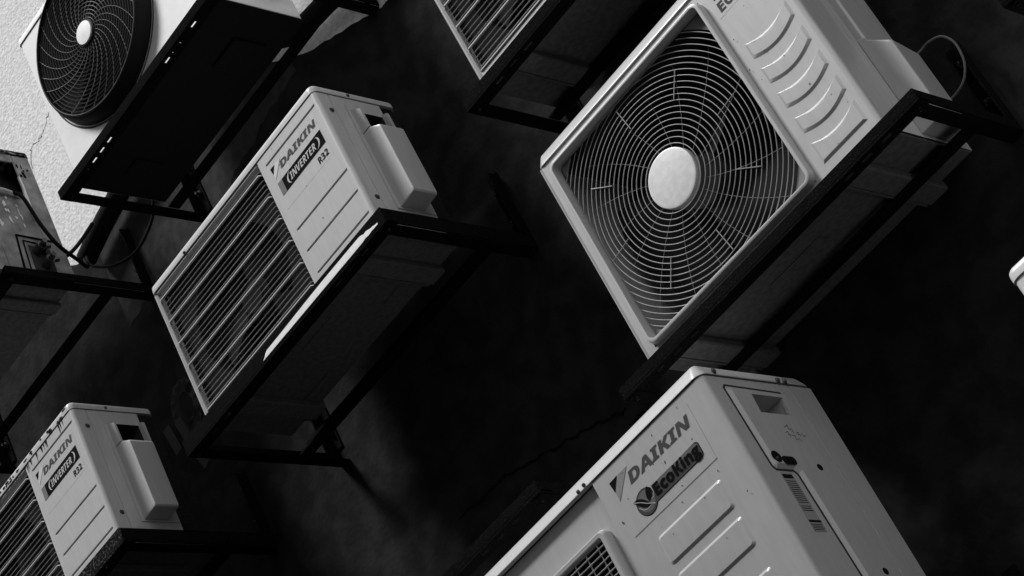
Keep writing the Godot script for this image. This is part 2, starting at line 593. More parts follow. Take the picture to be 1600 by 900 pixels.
	m.cbox(Vector3(x0 + 0.003, yb - 0.001, zb + 0.006), Vector3(x1 - 0.003, yb + 0.006, zf - 0.004), 0.002)
	for s in [[-2.80, 0.24], [-2.62, 0.36], [-2.44, 0.25]]:
		m.cbox(Vector3(s[0] - 0.06, yb - 0.004, s[1] - 0.012), Vector3(s[0] + 0.06, yb - 0.0005, s[1] + 0.012), 0.002)
	obj("base_pan", m, M.pan, t)
	feet([-2.862, -2.384], 0.05, zb + 0.0, zf + 0.016, 4.168, yb - 0.0005, t)
	# valve cover on the right side
	m = MB.new()
	m.extrude(PackedVector2Array([Vector2(0.242, 4.250), Vector2(0.356, 4.250), Vector2(0.356, 4.565), Vector2(0.339, 4.565), Vector2(0.339, 4.4975), Vector2(0.242, 4.4975)]), x1 + 0.0001, x1 + 0.0022, "zy")
	var cv := obj("valve_cover", m, M.beige, t)
	m = MB.new()
	var out := [Vector2(x1 + 0.001, 4.2545), Vector2(-2.224, 4.258), Vector2(-2.2205, 4.262), Vector2(-2.2205, 4.452), Vector2(-2.224, 4.458), Vector2(-2.249, 4.474), Vector2(x1 + 0.001, 4.474)]
	var rings := []
	for s in [[0.272, 0.004], [0.277, 0.0], [0.3405, 0.0], [0.3445, 0.0012], [0.346, 0.005]]:
		var rg := PackedVector3Array()
		for i in out.size():
			var p: Vector2 = out[i]
			var c := Vector2(-2.25, 4.36)
			var dx: float = signf(c.x - p.x) * minf(s[1], absf(c.x - p.x)) if i > 0 and i < 6 else 0.0
			var dy: float = signf(c.y - p.y) * s[1]
			rg.append(Vector3(p.x + dx, p.y + dy, s[0]))
		rings.append(rg)
	m.loft(rings)
	obj("bulge", m, M.beige, cv, 30.0)
	m = MB.new()
	m.extrude(PackedVector2Array([Vector2(x1 + 0.001, 4.4745), Vector2(-2.249, 4.4745), Vector2(-2.249, 4.530), Vector2(x1 + 0.001, 4.549)]), 0.340, 0.346)
	obj("handle_lip", m, M.beige, cv)
	m = MB.new()
	m.extrude(PackedVector2Array([Vector2(x1 + 0.001, 4.492), Vector2(-2.262, 4.492), Vector2(-2.262, 4.550), Vector2(x1 + 0.001, 4.556)]), 0.239, 0.2475)
	obj("handle_lip", m, M.beige, cv)
	m = MB.new()
	var pin := x1 - 0.16
	m.quad(Vector3(pin, 4.498, 0.338), Vector3(pin, 4.498, 0.248), Vector3(pin, 4.550, 0.248), Vector3(pin, 4.550, 0.338))
	m.quad(Vector3(x1, 4.498, 0.248), Vector3(pin, 4.498, 0.248), Vector3(pin, 4.498, 0.338), Vector3(x1, 4.498, 0.338))
	m.quad(Vector3(x1, 4.550, 0.338), Vector3(pin, 4.550, 0.338), Vector3(pin, 4.550, 0.248), Vector3(x1, 4.550, 0.248))
	m.quad(Vector3(x1, 4.498, 0.338), Vector3(pin, 4.498, 0.338), Vector3(pin, 4.550, 0.338), Vector3(x1, 4.550, 0.338))
	m.quad(Vector3(pin, 4.498, 0.248), Vector3(x1, 4.498, 0.248), Vector3(x1, 4.550, 0.248), Vector3(pin, 4.550, 0.248))
	obj("handle_pocket", m, M.pocket_dark, cv)
	screw(Vector3(x1, 4.537, 0.404), "zy", t)
	screw(Vector3(x1, 4.276, 0.402), "zy", t)
	screw(Vector3(-2.82, 4.593, zf + 0.002), "xy", t, 0.003)
	screw(Vector3(x1 + 0.002, 4.598, 0.33), "zy", t, 0.003)
	# print on the front
	film("sticker", [Vector2(-2.488, 4.425), Vector2(-2.302, 4.425), Vector2(-2.302, 4.550), Vector2(-2.488, 4.550)], zf - 0.0001, M.beige, t, "xy", 0.0003)
	text("brand_lettering", "DAIKIN", -2.452, 4.5175, 0.143, 0.0185, zf + 0.0009, M.ink_grey, t, 0.28, "xy", 0.6)
	film("logo_triangle", [Vector2(-2.482, 4.542), Vector2(-2.466, 4.542), Vector2(-2.480, 4.525)], zf + 0.0003, M.ink, t)
	film("logo_triangle", [Vector2(-2.464, 4.542), Vector2(-2.442, 4.542), Vector2(-2.479, 4.509), Vector2(-2.4785, 4.5235)], zf + 0.0003, M.ink_pale, t)
	film("label_strip", [Vector2(-2.4635, 4.4615), Vector2(-2.3075, 4.4635), Vector2(-2.308, 4.5005), Vector2(-2.4635, 4.497)], zf + 0.0003, M.ink, t)
	film("label_end", [Vector2(-2.480, 4.461), Vector2(-2.464, 4.4615), Vector2(-2.464, 4.497), Vector2(-2.480, 4.497)], zf + 0.0003, M.ink_fade, t)
	text("label_lettering", "INVERTER", -2.439, 4.471, 0.104, 0.0185, zf + 0.0014, M.film, t, 0.2)
	for s in [0, 1]:
		m = MB.new()
		var ox := -2.4365 if s == 0 else -2.3335
		var dir := -1.0 if s == 0 else 1.0
		var up := []
		var dn := []
		for i in 9:
			var a := lerpf(-1.25, 1.25, i / 8.0)
			up.append(Vector2(ox + dir * (cos(a) * 0.0165 - 0.003) + sin(a) * 0.003, 4.4805 + sin(a) * 0.0150))
			dn.append(Vector2(ox + dir * (cos(a) * 0.0115 - 0.003) + sin(a) * 0.003, 4.4805 + sin(a) * 0.0150))
		for i in 8:
			m.facing([Vector3(up[i].x, up[i].y, zf + 0.0014), Vector3(up[i + 1].x, up[i + 1].y, zf + 0.0014), Vector3(dn[i + 1].x, dn[i + 1].y, zf + 0.0014), Vector3(dn[i].x, dn[i].y, zf + 0.0014)], Vector3(ox, 4.48, -5))
		obj("label_bracket", m, M.film, t)
	text("model_lettering", "R32", -2.349, 4.434, 0.0365, 0.0165, zf + 0.0009, M.ink, t)
	return t

# ---------------------------------------------------------------- round-grille unit on the right
func round_unit() -> Node3D:
	var x0 := -1.950; var x1 := -1.278; var yb := 3.545; var yt := 4.066; var zb := 0.03; var zf := 0.305
	var t := thing("air_conditioner", "large unit with round wire fan grille, pale hub disc and five curved embossed panels", "air conditioner", Vector3((x0 + x1) / 2, 3.52, (zb + zf) / 2))
	var cx := -1.684; var cy := 3.809; var hs := 0.232
	var rx := -1.696; var ry := 3.809
	# front sheet: ring round the square opening, then the service panel bent into the side
	var fx0 := cx - hs - 0.006; var fx1 := cx + hs + 0.006; var fy0 := cy - hs - 0.006; var fy1 := cy + hs + 0.006
	var prof := [Vector2(fx1 - 0.004, zf)]
	prof.append(Vector2(-1.36, zf))
	prof.append_array(arc(Vector2(x1 - 0.012, zf - 0.012), 0.012, PI / 2, 0.0, 5))
	prof.append_array([Vector2(x1, 0.215), Vector2(x1 - 0.0012, 0.2142), Vector2(x1, 0.2134), Vector2(x1, 0.1865), Vector2(x1 - 0.004, 0.1862), Vector2(x1 - 0.004, 0.1838), Vector2(x1, 0.1835), Vector2(x1, zb), Vector2(x1 - 0.3, zb)])
	var m := sheet(prof, [yb, yt], func(_i, _j): return Vector3.ZERO)
	m.box(Vector3(x0 + 0.006, fy1, zf - 0.01), Vector3(fx1 - 0.0042, yt, zf))
	m.box(Vector3(x0 + 0.006, yb, zf - 0.01), Vector3(fx1 - 0.0042, fy0, zf))
	m.box(Vector3(x0 + 0.006, fy0 + 0.0001, zf - 0.01), Vector3(fx0, fy1 - 0.0001, zf))
	obj("casing", m, M.beige_d, t, 33.0)
	m = MB.new()
	m.cbox(Vector3(x0, yb, zb), Vector3(x0 + 0.0058, yt, zf + 0.003), 0.0026)
	obj("side_wall", m, M.beige_d, t)
	# raised frame round the opening
	m = MB.new()
	var rings := []
	for s in [[-0.0085, 0.022, -0.002], [-0.0075, 0.021, 0.010], [-0.0055, 0.019, 0.0155], [-0.0025, 0.016, 0.017], [0.0015, 0.013, 0.0165], [0.0030, 0.012, 0.014], [0.0040, 0.012, -0.008]]:
		rings.append(ring(rrect(cx - hs + s[0], cy - hs + s[0], cx + hs - s[0], cy + hs - s[0], s[1], 6), zf + s[2]))
	m.loft(rings, false, false)
	obj("grille_frame", m, M.beige_d, t)
	# dark compartment behind
	m = MB.new()
	m.box(Vector3(x0 + 0.008, yb + 0.004, zb + 0.002), Vector3(fx1 + 0.012, yt - 0.002, zb + 0.01))
	m.box(Vector3(fx1 + 0.002, yb + 0.004, zb + 0.011), Vector3(fx1 + 0.006, yt - 0.002, zf - 0.002))
	m.box(Vector3(x0 + 0.008, yt, zb + 0.006), Vector3(x1 - 0.006, yt + 0.0022, zf - 0.004))
	obj("inner_lining", m, M.inside, t)
	# fan: hub and three broad blades
	m = MB.new()
	var fc := Vector3(rx, ry, zf - 0.115)
	m.lathe(PackedVector2Array([Vector2(0.066, -0.05), Vector2(0.066, 0.02), Vector2(0.05, 0.035)]), fc, 24)
	for k in 3:
		var g := []
		for i in 9:
			var rr := lerpf(0.06, 0.222, i / 8.0)
			var col := []
			for j in 8:
				var a := TAU * k / 3.0 + 0.5 + lerpf(-0.2, 1.45, j / 7.0) + 1.2 * rr
				col.append(fc + Vector3(cos(a) * rr, sin(a) * rr, lerpf(0.035, -0.04, j / 7.0)))
			g.append(col)
		m.grid(g)
	obj("fan", m, M.fan, t)
	# corner plates behind the grille
	var inside := func(p: Vector2, g: float) -> bool: return absf(p.x - cx) <= hs - g and absf(p.y - cy) <= hs - g
	for q in 4:
		var corner := Vector2(cx + (hs - 0.005) * (1.0 if q in [0, 3] else -1.0), cy + (hs - 0.005) * (1.0 if q < 2 else -1.0))
		var p := PackedVector2Array()
		for i in 61:
			var a := q * PI / 2 + (PI / 2) * i / 60.0
			var w := Vector2(rx + cos(a) * 0.292, ry + sin(a) * 0.292)
			if inside.call(w, 0.005): p.append(w)
		if p.size() < 2: continue
		p.append(corner)
		m = MB.new()
		m.extrude(p, zf - 0.0125, zf - 0.0085)
		obj("corner_plate", m, M.plate, t)
	# concentric grille wires, cut off by the square frame, bulging a little forward towards the middle
	var dome := func(r: float) -> float: return zf - 0.004 + 0.006 * (1.0 - pow(r / 0.29, 2.0))
	for k in 19:
		var r := 0.0688 + k * 0.01208
		var runs := []
		var cur := PackedVector3Array()
		var n := 140
		var start := -1
		for i in n:
			if not inside.call(Vector2(rx + cos(TAU * i / n) * r, ry + sin(TAU * i / n) * r), 0.0035):
				start = i
				break
		if start < 0:
			for i in 100: cur.append(Vector3(rx + cos(TAU * i / 100.0) * r, ry + sin(TAU * i / 100.0) * r, dome.call(r)))
			m = MB.new()
			m.tube(cur, 0.0010, 6, true)
			obj("grille_ring", m, M.wire, t, 60.0)
			continue
		for i in n + 1:
			var a := TAU * ((start + i) % n) / n
			if inside.call(Vector2(rx + cos(a) * r, ry + sin(a) * r), 0.0035): cur.append(Vector3(rx + cos(a) * r, ry + sin(a) * r, dome.call(r)))
			elif cur.size() > 0:
				if cur.size() > 2: runs.append(cur)
				cur = PackedVector3Array()
		for c in runs:
			m = MB.new()
			m.tube(c, 0.0010, 6)
			obj("grille_ring", m, M.wire, t, 60.0)
	# thin spokes behind the rings
	for k in 16:
		var a := TAU * (k + 0.35) / 16.0
		var re := minf(0.275, (hs - 0.004) / maxf(absf(cos(a)), absf(sin(a))))
		m = MB.new()
		var path := PackedVector3Array()
		for i in 7:
			var r := lerpf(0.06, re, i / 6.0)
			var aa := a + (r - 0.06) * 0.9
			if not inside.call(Vector2(rx + cos(aa) * r, ry + sin(aa) * r), 0.003): break
			path.append(Vector3(rx + cos(aa) * r, ry + sin(aa) * r, dome.call(r) - 0.03))
		m.tube(path, 0.0004, 5)
		obj("grille_spoke", m, M.wire, t, 60.0)
	# short clips across the rings
	for k in 8:
		var a := TAU * k / 8.0 + deg_to_rad(8.0)
		m = MB.new()
		m.tube(PackedVector3Array([Vector3(rx + cos(a) * 0.155, ry + sin(a) * 0.155, dome.call(0.155) + 0.003), Vector3(rx + cos(a) * 0.213, ry + sin(a) * 0.213, dome.call(0.213) + 0.003)]), 0.0010, 6)
		obj("grille_clip", m, M.wire, t, 60.0)
	# hub disc
	m = MB.new()
	m.lathe(PackedVector2Array([Vector2(0.0608, -0.012), Vector2(0.0608, 0.001), Vector2(0.0598, 0.003), Vector2(0.056, 0.0042), Vector2(0.03, 0.0055), Vector2(0.01, 0.006)]), Vector3(rx, ry, zf + 0.002), 56)
	obj("hub_disc", m, M.hub, t)
	# five curved embossed panels
	for k in 5:
		var ya := 3.897 - k * 0.0651
		var yc := ya - 0.040 if k < 4 else 3.584
		var xa := -1.418; var xb := -1.299
		var po := PackedVector2Array()
		var pi_ := PackedVector2Array()
		var b := 0.0062
		for i in 11:
			var u := i / 10.0
			var sag := 4.0 * u * (1.0 - u)
			po.append(Vector2(lerpf(xa, xb, u), yc - (0.0145 * sag if k < 4 else 0.0)))
			pi_.append(Vector2(lerpf(xa + b, xb - b, u), yc + b - (0.0145 * sag if k < 4 else 0.0)))
		for i in 11:
			var u := 1.0 - i / 10.0
			var sag := 4.0 * u * (1.0 - u)
			po.append(Vector2(lerpf(xa, xb, u), ya - 0.0145 * sag))
			pi_.append(Vector2(lerpf(xa + b, xb - b, u), ya - b - 0.0145 * sag))
		raised(po, pi_, zf - 0.0002, 0.0036, M.beige_d, t)
	# sticker lettering, mostly above the picture
	film("sticker", [Vector2(-1.430, 3.979), Vector2(-1.300, 3.979), Vector2(-1.300, 4.045), Vector2(-1.430, 4.045)], zf - 0.0001, M.beige_d, t, "xy", 0.0004)
	text("sticker_lettering", "ECO", -1.420, 3.987, 0.062, 0.023, zf + 0.0009, M.ink_grey, t, 0.0, "xy", 0.5)
	text("brand_lettering", "DAIKIN", -1.420, 4.019, 0.115, 0.017, zf + 0.0009, M.ink_grey, t, 0.28, "xy", 0.6)
	# valve cover: stepped box on the right side
	m = MB.new()
	var up := [Vector2(x1 + 0.0002, 3.56), Vector2(-1.263, 3.56), Vector2(-1.263, 4.05), Vector2(x1 + 0.0002, 4.05)]
	rings = []
	for s in [[0.09, 0.0], [0.178, 0.0], [0.1825, 0.004]]:
		var rg := PackedVector3Array()
		for i in 4:
			var p: Vector2 = up[i]
			rg.append(Vector3(p.x - (s[1] if i in [1, 2] else 0.0), p.y, s[0]))
		rings.append(rg)
	m.loft(rings)
	var cv := obj("valve_cover", m, M.beige_d, t)
	m = MB.new()
	var lowp := [Vector2(x1 + 0.001, 3.555), Vector2(-1.221, 3.555), Vector2(-1.221, 3.742), Vector2(-1.224, 3.748), Vector2(-1.260, 3.783), Vector2(-1.264, 3.793), Vector2(x1 + 0.001, 3.800)]
	rings = []
	for s in [[0.085, 0.0], [0.180, 0.0], [0.1845, 0.0015], [0.186, 0.005]]:
		var rg := PackedVector3Array()
		for i in lowp.size():
			var p: Vector2 = lowp[i]
			var dx: float = -s[1] if i in [1, 2, 3] else 0.0
			var dy: float = -s[1] * 0.7 if i in [2, 3, 4, 5, 6] else 0.0
			var back := 0.2 if s[0] < 0.1 else 0.0
			rg.append(Vector3(lerpf(p.x + dx, minf(p.x + dx, x1 + 0.001), back), p.y + dy, s[0]))
		rings.append(rg)
	m.loft(rings)
	obj("bulge", m, M.beige_d, cv, 30.0)
	lid(x0 - 0.002, x1 + 0.002, zb - 0.004, zf + 0.004, yt + 0.0022, 0.030, 0.018, M.beige_d, t, 0.013)
	m = MB.new()
	m.cbox(Vector3(x0 + 0.003, yb - 0.004, zb + 0.006), Vector3(x1 - 0.003, yb - 0.0005, zf - 0.006), 0.001)
	for s in [[-1.75, 0.1], [-1.62, 0.2], [-1.5, 0.12]]:
		m.cbox(Vector3(s[0] - 0.07, yb - 0.009, s[1] - 0.016), Vector3(s[0] + 0.07, yb - 0.0035, s[1] + 0.016), 0.003)
	obj("base_pan", m, M.pan, t)
	feet([-1.866, -1.382], 0.05, zb + 0.002, zf + 0.014, 3.5205, yb - 0.0042, t)
	screw(Vector3(x1, 3.93, 0.26), "zy", t)
	return t

# ---------------------------------------------------------------- near unit with the EcoKing sticker
func near_unit() -> Node3D:
	var x0 := -2.595; var xd := -2.060; var x1 := -1.745; var yb := 2.69; var yt := 3.337; var zb := 0.19; var zf := 0.512
	var t := thing("air_conditioner", "near unit with DAIKIN and EcoKing sticker above stamped panels, at bottom edge", "air conditioner", Vector3((x0 + x1) / 2, 2.665, (zb + zf) / 2))
	# service panel and right side with an opening for the handle pocket
	var prof := [Vector2(xd, zf - 0.014), Vector2(xd, zf - 0.001), Vector2(xd + 0.001, zf), Vector2(-1.80, zf)]
	prof.append_array(arc(Vector2(x1 - 0.016, zf - 0.016), 0.016, PI / 2, 0.0, 6))
	var hz := [0.401, 0.312]
	var iz := prof.size()
	prof.append_array([Vector2(x1, hz[0]), Vector2(x1, hz[1]), Vector2(x1, 0.262), Vector2(x1 - 0.002, 0.2612), Vector2(x1 - 0.002, 0.2598), Vector2(x1, 0.259), Vector2(x1, zb), Vector2(xd, zb)])
	var rows := [yb, 3.257, 3.299, yt]
	obj("casing", sheet(prof, rows, func(_i, _j): return Vector3.ZERO, {Vector2i(iz, 1): true}), M.beige_d, t, 33.0)
	# pocket
	var m := MB.new()
	var pin := x1 - 0.11
	m.quad(Vector3(pin, 3.257, hz[0]), Vector3(pin, 3.257, hz[1]), Vector3(pin, 3.299, hz[1]), Vector3(pin, 3.299, hz[0]))
	m.quad(Vector3(x1, 3.257, hz[1]), Vector3(pin, 3.257, hz[1]), Vector3(pin, 3.257, hz[0]), Vector3(x1, 3.257, hz[0]))
	m.quad(Vector3(x1, 3.299, hz[0]), Vector3(pin, 3.299, hz[0]), Vector3(pin, 3.299, hz[1]), Vector3(x1, 3.299, hz[1]))
	m.quad(Vector3(x1, 3.257, hz[0]), Vector3(pin, 3.257, hz[0]), Vector3(pin, 3.299, hz[0]), Vector3(x1, 3.299, hz[0]))
	m.quad(Vector3(pin, 3.257, hz[1]), Vector3(x1, 3.257, hz[1]), Vector3(x1, 3.299, hz[1]), Vector3(pin, 3.299, hz[1]))
	obj("handle_pocket", m, M.beige_d, t)
	# front sheet left of the panel, set back under the lid
	var cx0 := x0 + 0.03; var gx1 := -2.083; var gy1 := 3.252; var gy0 := 2.74
	var zs := zf - 0.012
	m = MB.new()
	m.box(Vector3(x0 + 0.012, gy1 - 0.002, zs - 0.008), Vector3(xd - 0.0005, yt, zs))
	m.box(Vector3(gx1 - 0.004, yb, zs - 0.008), Vector3(xd - 0.0005, gy1 - 0.0021, zs))
	m.box(Vector3(x0 + 0.012, yb, zs - 0.008), Vector3(gx1 - 0.0041, gy0, zs))
	m.box(Vector3(x0 + 0.012, gy0 + 0.0001, zs - 0.008), Vector3(cx0, gy1 - 0.0021, zs))
	obj("front_sheet", m, M.beige_d, t)
	m = MB.new()
	m.cbox(Vector3(x0, yb, zb), Vector3(x0 + 0.0118, yt, zf - 0.002), 0.004)
	obj("side_wall", m, M.beige_d, t)
	# grille frame and mesh
	m = MB.new()
	var rings := []
	for s in [[-0.003, 0.014, -0.001], [-0.003, 0.014, 0.012], [0.0, 0.012, 0.019], [0.003, 0.01, 0.0215], [0.010, 0.006, 0.021], [0.0125, 0.004, 0.018], [0.0130, 0.003, 0.008]]:
		rings.append(ring(rrect(cx0 + s[0], gy0 + s[0], gx1 - s[0], gy1 - s[0], s[1], 5), zs + s[2]))
	m.loft(rings, false, false)
	obj("grille_frame", m, M.beige_d, t)
	var n := 40
	for k in n:
		var y := gy1 - 0.024 - k * 0.0124
		if y < gy0 + 0.02: break
		m = MB.new()
		m.cbox(Vector3(cx0 + 0.0125, y - 0.0009, zs + 0.0120), Vector3(gx1 - 0.0125, y + 0.0009, zs + 0.0160), 0.0005)
		obj("grille_bar", m, M.beige_d, t)
	for k in 14:
		var x := gx1 - 0.034 - k * 0.032
		if x < cx0 + 0.02: break
		m = MB.new()
		m.cbox(Vector3(x - 0.0010, gy0 + 0.0125, zs + 0.0080), Vector3(x + 0.0010, gy1 - 0.0125, zs + 0.0115), 0.0005)
		obj("grille_bar", m, M.beige_d, t)
	m = MB.new()
	m.box(Vector3(x0 + 0.013, yb + 0.005, zb + 0.002), Vector3(xd - 0.008, yt - 0.003, zb + 0.01))
	m.box(Vector3(xd - 0.007, yb + 0.005, zb + 0.002), Vector3(xd - 0.001, yt - 0.003, zs - 0.01))
	m.box(Vector3(x0 + 0.008, yt, zb + 0.006), Vector3(x1 - 0.008, yt + 0.0024, zf - 0.010))
	obj("inner_lining", m, M.inside, t)
	m = MB.new()
	var fc := Vector3(-2.33, 3.0, 0.36)
	m.lathe(PackedVector2Array([Vector2(0.06, -0.04), Vector2(0.06, 0.02), Vector2(0.045, 0.035)]), fc, 20)
	for k in 3:
		var g := []
		for i in 7:
			var rr := lerpf(0.055, 0.21, i / 6.0)
			var col := []
			for j in 6:
				var a := TAU * k / 3.0 + lerpf(-0.1, 1.5, j / 5.0) + 0.4 * rr
				col.append(fc + Vector3(cos(a) * rr, sin(a) * rr, lerpf(-0.03, 0.03, j / 5.0)))
			g.append(col)
		m.grid(g)
	obj("fan", m, M.fan, t)
	# stamped panels
	for s in [[3.163, 3.101], [3.084, 3.022], [2.978, 2.916], [2.899, 2.837]]:
		raised(rrect(-1.991, s[1], -1.815, s[0], 0.008, 4), rrect(-1.9848, s[1] + 0.0062, -1.8212, s[0] - 0.0062, 0.005, 4), zf - 0.0002, 0.0036, M.beige_d, t)
	# sticker, lettering, badge
	film("sticker", [Vector2(-2.031, 3.195), Vector2(-1.800, 3.195), Vector2(-1.798, 3.315), Vector2(-2.0, 3.322), Vector2(-2.029, 3.322)], zf + 0.0001, M.beige_d, t, "xy", 0.0005)
	m = MB.new()
	stroke(m, [Vector2(-2.031, 3.1945), Vector2(-1.7997, 3.1945)], 0.0008, zf + 0.0008)
	obj("sticker_edge", m, M.ink_grey, t)
	text("brand_lettering", "DAIKIN", -1.984, 3.2765, 0.175, 0.0245, zf + 0.0011, M.ink_grey, t, 0.28, "xy", 0.7)
	film("logo_triangle", [Vector2(-2.025, 3.310), Vector2(-2.002, 3.311), Vector2(-2.0225, 3.288)], zf + 0.0007, M.ink, t)
	film("logo_triangle", [Vector2(-1.999, 3.311), Vector2(-1.974, 3.311), Vector2(-2.022, 3.268), Vector2(-2.0215, 3.286)], zf + 0.0007, M.ink_mid, t)
	# pill and round badge
	var bc := Vector2(-1.9715, 3.2295)
	var o := PackedVector2Array()
	for i in 21:
		var a := lerpf(0.62, TAU - 0.62, i / 20.0)
		o.append(bc + Vector2(cos(a), sin(a)) * 0.0258)
	var right := arc(Vector2(-1.8255, 3.2228), 0.0078, -PI / 2, 0.0, 5)
	right.append_array(arc(Vector2(-1.8255, 3.2402), 0.0078, 0.0, PI / 2, 5))
	for p in right: o.append(p)
	var inner := PackedVector2Array()
	for i in 21:
		var a := lerpf(0.62, TAU - 0.62, i / 20.0)
		inner.append(bc + Vector2(cos(a), sin(a)) * 0.0246)
	right = arc(Vector2(-1.8255, 3.2228), 0.0068, -PI / 2, 0.0, 5)
	right.append_array(arc(Vector2(-1.8255, 3.2402), 0.0068, 0.0, PI / 2, 5))
	for p in right: inner.append(p)
	film("badge_outline", Array(o), zf + 0.0006, M.ink, t)
	film("badge", Array(inner), zf + 0.0012, M.pill, t)
	film("badge_highlight", [Vector2(-1.948, 3.2385), Vector2(-1.826, 3.2385), Vector2(-1.8205, 3.2405), Vector2(-1.826, 3.2465), Vector2(-1.948, 3.2465)], zf + 0.0016, M.pill_lt, t, "xy", 0.0004)
	bold_text("badge_lettering", "EcoKing", -1.9450, 3.2155, 0.123, 0.0305, zf + 0.0022, M.ink, t, 0.0009)
	var leaf := PackedVector2Array()
	for i in 11:
		var u := i / 10.0
		leaf.append(Vector2(lerpf(-1.999, -1.962, u), lerpf(3.2455, 3.2185, u) + 0.0095 * sin(PI * u)))
	for i in 10:
		var u := 1.0 - (i + 1) / 11.0
		leaf.append(Vector2(lerpf(-1.999, -1.962, u), lerpf(3.2455, 3.2185, u) - 0.0095 * sin(PI * u)))
	film("badge_disc", Array(arc(bc + Vector2(0.001, 0.001), 0.0205, 0.0, TAU * 23.0 / 24.0, 23)), zf + 0.0016, M.pill_lt, t, "xy", 0.0004)
	film("leaf", Array(leaf), zf + 0.0021, M.ink, t, "xy", 0.0004)
	film("leaf", [Vector2(-1.957, 3.2525), Vector2(-1.951, 3.246), Vector2(-1.9515, 3.236), Vector2(-1.9565, 3.229), Vector2(-1.9655, 3.225), Vector2(-1.967, 3.235), Vector2(-1.964, 3.245)], zf + 0.0021, M.ink, t, "xy", 0.0004)
	m = MB.new()
	stroke(m, [Vector2(-1.997, 3.2445), Vector2(-1.984, 3.2365), Vector2(-1.972, 3.226), Vector2(-1.9555, 3.2145)], 0.0014, zf + 0.0027)
	stroke(m, [Vector2(-1.992, 3.2295), Vector2(-1.985, 3.2205), Vector2(-1.975, 3.2165), Vector2(-1.964, 3.2185)], 0.0013, zf + 0.0024)
	stroke(m, [Vector2(-1.9575, 3.2265), Vector2(-1.951, 3.2265), Vector2(-1.9475, 3.234), Vector2(-1.948, 3.243)], 0.0012, zf + 0.0027)
	obj("leaf_vein", m, M.film, t)
	# side cover: stepped plate with a dark joint along its front edge
	var cov := [Vector2(0.298, 3.3135), Vector2(0.456, 3.3165), Vector2(0.4625, 3.3115), Vector2(0.4565, 3.139), Vector2(0.451, 3.1325), Vector2(0.402, 3.1325), Vector2(0.394, 3.1245), Vector2(0.378, 2.72), Vector2(0.286, 2.72)]
	var gap := [Vector2(0.298, 3.3165), Vector2(0.459, 3.3200), Vector2(0.4665, 3.3130), Vector2(0.4605, 3.1375), Vector2(0.453, 3.1290), Vector2(0.404, 3.1290), Vector2(0.398, 3.1230), Vector2(0.382, 2.717), Vector2(0.286, 2.717)]
	var inn := [Vector2(0.2972, 3.3025), Vector2(0.449, 3.3052), Vector2(0.4535, 3.3005), Vector2(0.448, 3.147), Vector2(0.444, 3.1415), Vector2(0.3955, 3.1415), Vector2(0.385, 3.1295), Vector2(0.3685, 2.72), Vector2(0.286, 2.72)]
	# flat of the plate in bands round the pocket opening, then the sloping border
	var bands := [
		[inn[0], inn[1], inn[2], Vector2(0.4534, 3.299), Vector2(0.297, 3.299)],
		[Vector2(0.4534, 3.299), Vector2(0.4519, 3.257), Vector2(0.405, 3.257), Vector2(0.401, 3.299)],
		[Vector2(0.312, 3.299), Vector2(0.318, 3.257), Vector2(0.295, 3.257), Vector2(0.297, 3.299)],
		[Vector2(0.4519, 3.257), inn[3], inn[4], inn[5], Vector2(0.291, 3.1415), Vector2(0.295, 3.257)],
		[inn[5], inn[6], inn[7], inn[8], Vector2(0.291, 3.1415)]]
	m = MB.new()
	var xp := x1 + 0.0065
	for b in bands:
		var p := PackedVector2Array()
		for q in b: p.append(q)
		m.extrude(p, x1 + 0.0002, xp, "zy")
	for i in 7:
		m.facing([Vector3(x1 + 0.0004, cov[i].y, cov[i].x), Vector3(x1 + 0.0004, cov[i + 1].y, cov[i + 1].x), Vector3(xp, inn[i + 1].y, inn[i + 1].x), Vector3(xp, inn[i].y, inn[i].x)], Vector3(x1 - 1.0, 3.2, 0.4))
	var cv := obj("side_cover", m, M.beige_d, t, 20.0)
	# joint: dark strip under the front edge
	var gp := []
	for i in [1, 2, 3, 4, 5, 6, 7]: gp.append(gap[i])
	for i in [7, 6, 5, 4, 3, 2, 1]: gp.append(cov[i] + Vector2(-0.001, 0.0) * 0.0)
	film("joint", gp, x1 + 0.0002, M.inside, cv, "zy", 0.0012)
	film("joint", [gap[0], gap[1], cov[1], cov[0]], x1 + 0.0002, M.inside, cv, "zy", 0.0012)
	# finger and screw holes: flat dark discs painted for the shade inside
	film("finger_hole", arc(Vector2(0.4385, 3.1555), 0.0125, 0.0, TAU * 17.0 / 18.0, 17), x1 + 0.0066, M.hole, cv, "zy", 0.0006)
	film("finger_hole", Array(rrect(0.388, 3.1395, 0.427, 3.1575, 0.0085, 5)), x1 + 0.0066, M.hole, cv, "zy", 0.0007)
	film("screw_hole", arc(Vector2(0.3265, 3.1385), 0.0072, 0.0, TAU * 13.0 / 14.0, 13), x1 + 0.0066, M.hole, cv, "zy", 0.0006)
	film("screw_hole", arc(Vector2(0.3185, 2.914), 0.0072, 0.0, TAU * 13.0 / 14.0, 13), x1 + 0.0066, M.hole, cv, "zy", 0.0006)
	screw(Vector3(x1 + 0.0073, 3.150, 0.4415), "zy", cv, 0.0022)
	# handwriting in pen
	m = MB.new()
	var px := x1 + 0.0069
	for s in [[[0.362, 3.226], [0.350, 3.232], [0.3525, 3.2225], [0.343, 3.2235], [0.344, 3.2135]], [[0.335, 3.2145], [0.3285, 3.217], [0.328, 3.208]], [[0.3345, 3.2115], [0.327, 3.2115]], [[0.322, 3.2155], [0.3185, 3.2075], [0.312, 3.2105]],
		[[0.368, 3.2135], [0.360, 3.2165], [0.3605, 3.2045]], [[0.363, 3.2095], [0.355, 3.2085]], [[0.3525, 3.2085], [0.345, 3.2085], [0.3475, 3.200], [0.341, 3.1995]], [[0.338, 3.2035], [0.3335, 3.1955]]]:
		var pts := []
		for q in s: pts.append(Vector2(q[0], q[1]))
